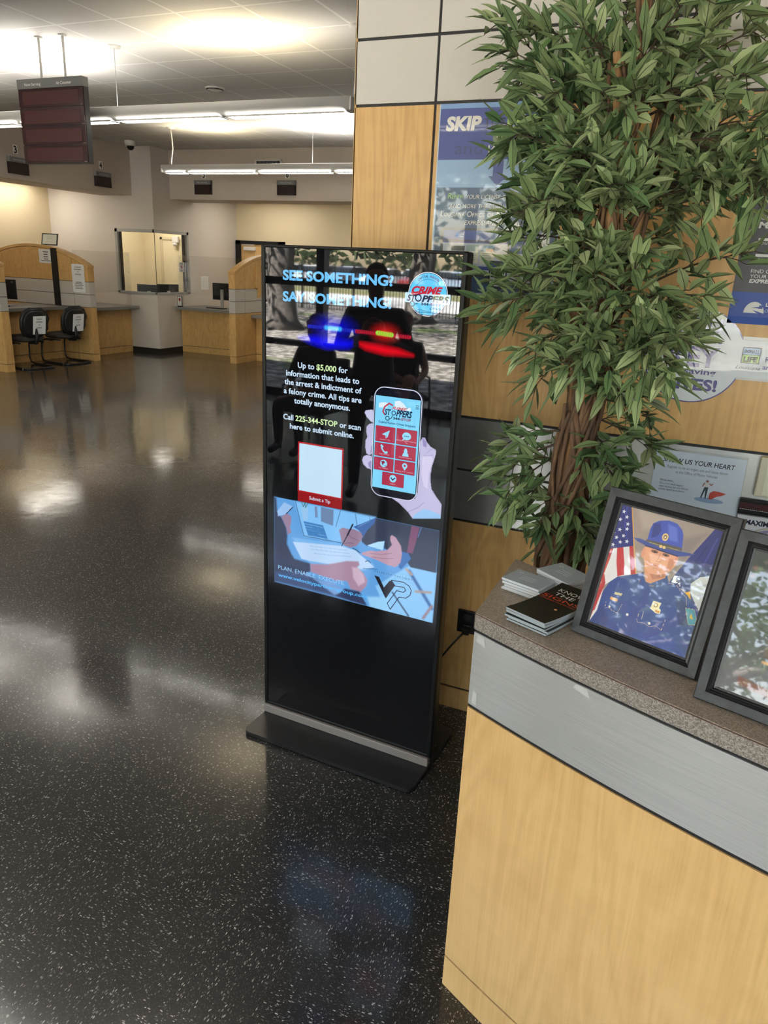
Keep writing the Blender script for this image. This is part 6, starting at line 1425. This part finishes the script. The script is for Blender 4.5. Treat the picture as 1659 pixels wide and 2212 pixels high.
    dz = 0 if pose == 'stand' else -0.485
    h = MB(); h.smooth = True
    bm = bmesh.new(); bmesh.ops.create_uvsphere(bm, u_segments=20, v_segments=12, radius=1)
    bmesh.ops.delete(bm, geom=[v for v in bm.verts if v.co.z < -0.15 + 0.55 * max(0, v.co.y) or (v.co.y > 0.55 and v.co.z < 0.45)], context='VERTS')
    h.addbm(bm, Matrix.Translation((0, -0.012, 1.705 + dz)) @ Matrix.Diagonal((0.088, 0.108, 0.098, 1))); h.build('hair', M_HAIR, o)
    e = MB()
    for s in (-1, 1): e.lathe([(0.0, -0.011), (0.009, -0.006), (0.011, 0.0), (0.009, 0.006), (0.0, 0.011)], 10, (s * 0.033, 0.098, 1.672 + dz))
    e.build('eyes', plain('eye', (0.5, 0.5, 0.48), 0.2), o)
    e = MB(); e.tube([(-0.022, 0.108, 1.612 + dz), (0, 0.116, 1.613 + dz), (0.022, 0.108, 1.612 + dz)], [0.003, 0.005, 0.003], 6); e.build('mouth', plain('lips', S(120, 66, 60), 0.5), o)
    return o
MX, MYY = -2.62, -0.60
az = math.atan2(2.25 - MYY, -1.08 - MX) - PI / 2
person('person standing in dark clothes, raising a phone, reflected in the middle of the display', (MX, MYY, 0), az, 'stand', [M_SKIN, M_NAVY, M_TROU, M_SHOE])
ph = thing('mobile_phone', 'dark mobile phone held up by the standing person', 'phone', Vector((MX, MYY, 1.375)) + Matrix.Rotation(az, 3, 'Z') @ Vector((0, 0.415, 0)), az)
m = MB(); m.rbox(-0.038, 0.038, 0.0, 0.009, -0.075, 0.080, 0.004); m.build('body', M_PLASTIC, ph)
m = MB(); m.cyl((0.02, 0.009, 0.055), (0.02, 0.012, 0.055), 0.008, 12); m.cyl((0.02, 0.009, 0.03), (0.02, 0.012, 0.03), 0.008, 12); m.build('camera_lens', M_SATIN, ph)
def lobby_chair(label, loc, rz):
    t = thing('lobby_chair', label, 'chair', loc, rz, 'waiting chairs by the lobby windows')
    m = MB(); m.rbox(-0.24, 0.24, -0.20, 0.27, 0.37, 0.425, 0.02); m.build('seat', M_FABRIC, t)
    m = MB(); m.rbox(-0.24, 0.24, -0.27, -0.215, 0.50, 0.88, 0.02); m.build('backrest', M_FABRIC, t)
    for s in (-1, 1):
        m = MB(); m.tube([(s * 0.25, 0.24, 0.0), (s * 0.25, 0.24, 0.38), (s * 0.25, 0.20, 0.62), (s * 0.25, -0.2, 0.62)], 0.012, 8); m.build('leg', M_SATIN, t)
        m = MB(); m.tube([(s * 0.25, -0.26, 0.0), (s * 0.25, -0.24, 0.40), (s * 0.25, -0.25, 0.80)], 0.012, 8); m.build('leg', M_SATIN, t)
person('person in dark clothes sitting left of the standing person, reflected in the display', (-3.92, -1.75, 0), az + 0.5, 'sit', [M_SKIN, M_NAVY, M_TROU, M_SHOE])
lobby_chair('waiting chair under the seated person in dark clothes', (-3.92, -1.75, 0), az + 0.5)
person('person with bare arms and crossed legs sitting by the window, reflected in the display', (-3.62, -3.05, 0), -0.75, 'cross', [M_SKIN, M_NAVY, M_NAVY, M_SHOE], bare=True)
lobby_chair('waiting chair under the person with crossed legs', (-3.62, -3.05, 0), -0.75)

# ================================================================== OUTSIDE THE LOBBY WINDOWS (seen in the glass)
def ground_mat():
    m, N, L, b = new_mat('leaf_litter_ground')
    v = coords(N, L, (1, 1, 1)); f = noise(N, L, v, 5.0, 6, 0.7); g = noise(N, L, v, 0.35, 3, 0.5)
    c = ramp(N, L, f, [(0.36, (0.05, 0.045, 0.04)), (0.5, (0.20, 0.18, 0.155)), (0.62, (0.60, 0.56, 0.50))])
    c2_ = ramp(N, L, f, [(0.3, (0.04, 0.07, 0.02)), (0.7, (0.20, 0.24, 0.09))])
    L.new(mixc(N, L, ramp(N, L, g, [(0.60, (0, 0, 0)), (0.66, (1, 1, 1))]), c, c2_), b.inputs['Base Color']); b.inputs['Roughness'].default_value = 0.9; return m
b = MB(); b.poly([(-90, -24.5, -0.02), (60, -24.5, -0.02), (60, -4.2, -0.02), (-90, -4.2, -0.02)])
struct(b.build('ground_yard', ground_mat()), 'shady yard of leaf litter and grass outside the lobby windows', 'ground')
b = MB(); b.poly([(-120, -36, -0.05), (80, -36, -0.05), (80, -24.5, -0.05), (-120, -24.5, -0.05)])
struct(b.build('road', painted('pale_concrete', (0.64, 0.63, 0.61), 0.8, 3, 0.06)), 'bright concrete road beyond the iron fence', 'road')
b = MB(); b.poly([(-160, -44, -0.04), (100, -44, -0.04), (100, -36, -0.04), (-160, -36, -0.04)])
struct(b.build('ground_verge', painted('dry_grass', (0.22, 0.22, 0.09), 0.9, 2, 0.3)), 'sunlit grass verge beyond the road', 'ground')
b = MB(); b.poly([(-260, -200, -0.06), (160, -200, -0.06), (160, -44, -0.06), (-260, -44, -0.06)])
struct(b.build('road_parking', painted('pale_asphalt', (0.50, 0.515, 0.53), 0.8, 3, 0.06)), 'bright parking lot beyond the verge', 'road')
fe = thing('iron_fence', 'black iron picket fence between the yard and the road', 'fence', (0, -21.0, 0))
m = MB(); [m.box(-44 + k * 0.13, -44 + k * 0.13 + 0.022, -0.011, 0.011, 0.0, 1.58) for k in range(400)]; q = m.build('pickets', M_PLASTIC, fe); q['kind'] = 'stuff'
for z in (0.15, 1.02, 1.40):
    m = MB(); m.box(-44, 8, -0.02, 0.02, z, z + 0.04); m.build('rail', M_PLASTIC, fe)
for k in range(22):
    m = MB(); m.box(-44 + k * 2.4, -44 + k * 2.4 + 0.07, -0.035, 0.035, 0, 1.66); m.build('post', M_PLASTIC, fe)
M_OAK = painted('oak_bark', (0.13, 0.115, 0.10), 0.9, 9, 0.5, 0.6)
def crown_mat():
    m, N, L, b = new_mat('oak_leaves'); a = N.new('ShaderNodeVertexColor'); a.layer_name = 'Col'; L.new(a.outputs[0], b.inputs['Base Color']); b.inputs['Roughness'].default_value = 0.6
    tl = N.new('ShaderNodeBsdfTranslucent'); L.new(a.outputs[0], tl.inputs[0]); mx = N.new('ShaderNodeMixShader'); mx.inputs[0].default_value = 0.35
    L.new(b.outputs[0], mx.inputs[1]); L.new(tl.outputs[0], mx.inputs[2]); L.new(mx.outputs[0], N['Material Output'].inputs[0]); return m
M_CROWN = crown_mat()
def oak(label, x, y, r, h, spread, seed, leaves=1500):
    rr = random.Random(seed); t = thing('oak_tree', label, 'tree', (x, y, -0.02), 0, 'oak trees outside the lobby windows')
    m = MB(); P = [(0, 0, 0), (0, 0, 0.25), (rr.uniform(-.1, .1), 0, h * 0.4), (rr.uniform(-.2, .2), rr.uniform(-.2, .2), h)]
    m.tube(P, [r * 1.75, r * 1.15, r, r * 0.8], 14); m.build('trunk', M_OAK, t)
    tips = []; lm = MB()
    for k in range(9):
        a = 2 * PI * k / 9 + rr.uniform(-.3, .3); z0 = h * rr.uniform(0.75, 1.0); R = spread * rr.uniform(0.6, 1.0); z1 = z0 + rr.uniform(0.6, 2.6)
        Q = [(0, 0, z0), (R * 0.4 * math.cos(a), R * 0.4 * math.sin(a), z0 + (z1 - z0) * 0.7), (R * math.cos(a), R * math.sin(a), z1)]
        lm.tube(Q, [r * 0.42, r * 0.26, r * 0.08], 8); tips += [Vector(Q[1]), Vector(Q[2]), Vector(Q[1]).lerp(Vector(Q[2]), 0.5)]
    lm.build('limbs', M_OAK, t)
    c = MB()
    for k in range(leaves):
        o = rr.choice(tips) + Vector((rr.gauss(0, 1.0), rr.gauss(0, 1.0), rr.gauss(0.15, 0.65))); s = rr.uniform(0.10, 0.22)
        u = Vector((rr.gauss(0, 1), rr.gauss(0, 1), rr.gauss(0, 0.6))).normalized(); v = u.orthogonal().normalized()
        g = rr.uniform(0.5, 1.2); col = (0.09 * g, 0.13 * g, 0.045 * g)
        c.poly([o - u * s, o - v * s * 0.45 , o + u * s, o + v * s * 0.45], col)
    c.build('crown', M_CROWN, t)
oak('oak tree with a thick trunk, reflected at the left side of the display', -12.4, -12.7, 0.36, 3.4, 5.0, 1, 2600)
oak('oak tree with a thick trunk, reflected behind the round badge on the display', -11.2, -18.6, 0.42, 3.4, 5.5, 2, 2600)
oak('oak tree just inside the fence, right of the two big reflected trunks', -5.4, -17.5, 0.28, 3.2, 4.5, 3, 1800)
oak('slim oak tree far left behind the fence', -21.0, -23.4, 0.26, 3.2, 5.0, 4, 1500)
oak('oak tree left of the two big reflected trunks', -20.0, -15.0, 0.34, 3.4, 5.0, 5, 2000)
oak('oak tree standing close to the lobby windows on the right', 1.5, -13.0, 0.32, 3.4, 4.5, 6, 1800)
rr = random.Random(77); tl_ = MB()
for k in range(2600):
    o = Vector((rr.uniform(-120, 60), -82 + rr.gauss(0, 1.5), abs(rr.gauss(0, 3.2)) + rr.uniform(0, 2.0))); s = rr.uniform(0.5, 1.1)
    u = Vector((rr.gauss(0, 1), rr.gauss(0, 1), rr.gauss(0, 0.7))).normalized(); v = u.orthogonal().normalized(); g = rr.uniform(0.5, 1.2)
    tl_.poly([o - u * s, o - v * s * 0.6, o + u * s, o + v * s * 0.6], (0.08 * g, 0.11 * g, 0.045 * g))
tag(tl_.build('treeline', M_CROWN), 'distant line of trees beyond the parking lot', 'trees', None, 'stuff')
def car(label, x, y, col):
    t = thing('parked_car', label, 'car', (x, y, -0.05), PI / 2, 'cars in the parking lot')
    body = [(-2.2, 0.35), (2.2, 0.35), (2.25, 0.75), (1.2, 0.95), (-2.15, 0.98), (-2.25, 0.7)]
    m = MB(); m.prism(body, 'y', -0.88, 0.88); m.build('body', plain('car_paint', col, 0.25, 0.0, 0.6, coat=0.6), t)
    m = MB(); m.prism([(1.15, 0.95), (0.45, 1.45), (-1.2, 1.47), (-1.95, 0.97)], 'y', -0.78, 0.78); m.build('cabin', plain('car_glass', (0.02, 0.025, 0.03), 0.08), t)
    m = MB(); m.prism([(0.40, 1.44), (0.35, 1.50), (-1.1, 1.51), (-1.2, 1.45)], 'y', -0.76, 0.76); m.build('roof', plain('car_roof', col, 0.25), t)
    for sx in (-1.4, 1.4):
        for sy in (-0.8, 0.8):
            m = MB(); m.cyl((sx, sy - 0.1, 0.33), (sx, sy + 0.1, 0.33), 0.33, 16); m.build('wheel', M_BLACK, t)
for k, (x, cn, cl) in enumerate(((-47, 'white', (0.7, 0.7, 0.7)), (-43.6, 'silver', (0.45, 0.46, 0.48)), (-40.2, 'black', (0.02, 0.02, 0.022)), (-36.8, 'pale grey', (0.55, 0.56, 0.58)), (-33.4, 'dark blue', (0.03, 0.05, 0.12)), (-30, 'bright white', (0.75, 0.75, 0.75)), (-26.6, 'red', (0.3, 0.02, 0.02)), (-23.2, 'light blue', (0.3, 0.4, 0.5)))):
    car('%s car parked in the lot beyond the fence' % cn, x, -50.0, cl)
back = [o for o in C.objects if o.name.startswith('parked_car') and o.parent is None]
for k in range(9):
    r = copy_thing(back[(0, 5, 3, 1, 5, 0, 3, 5, 1)[k]]); r.location = (-54 + k * 3.3, -57.5, -0.05); r['label'] = 'pale car in the back row of the parking lot'; r['group'] = 'cars in the back row of the parking lot'
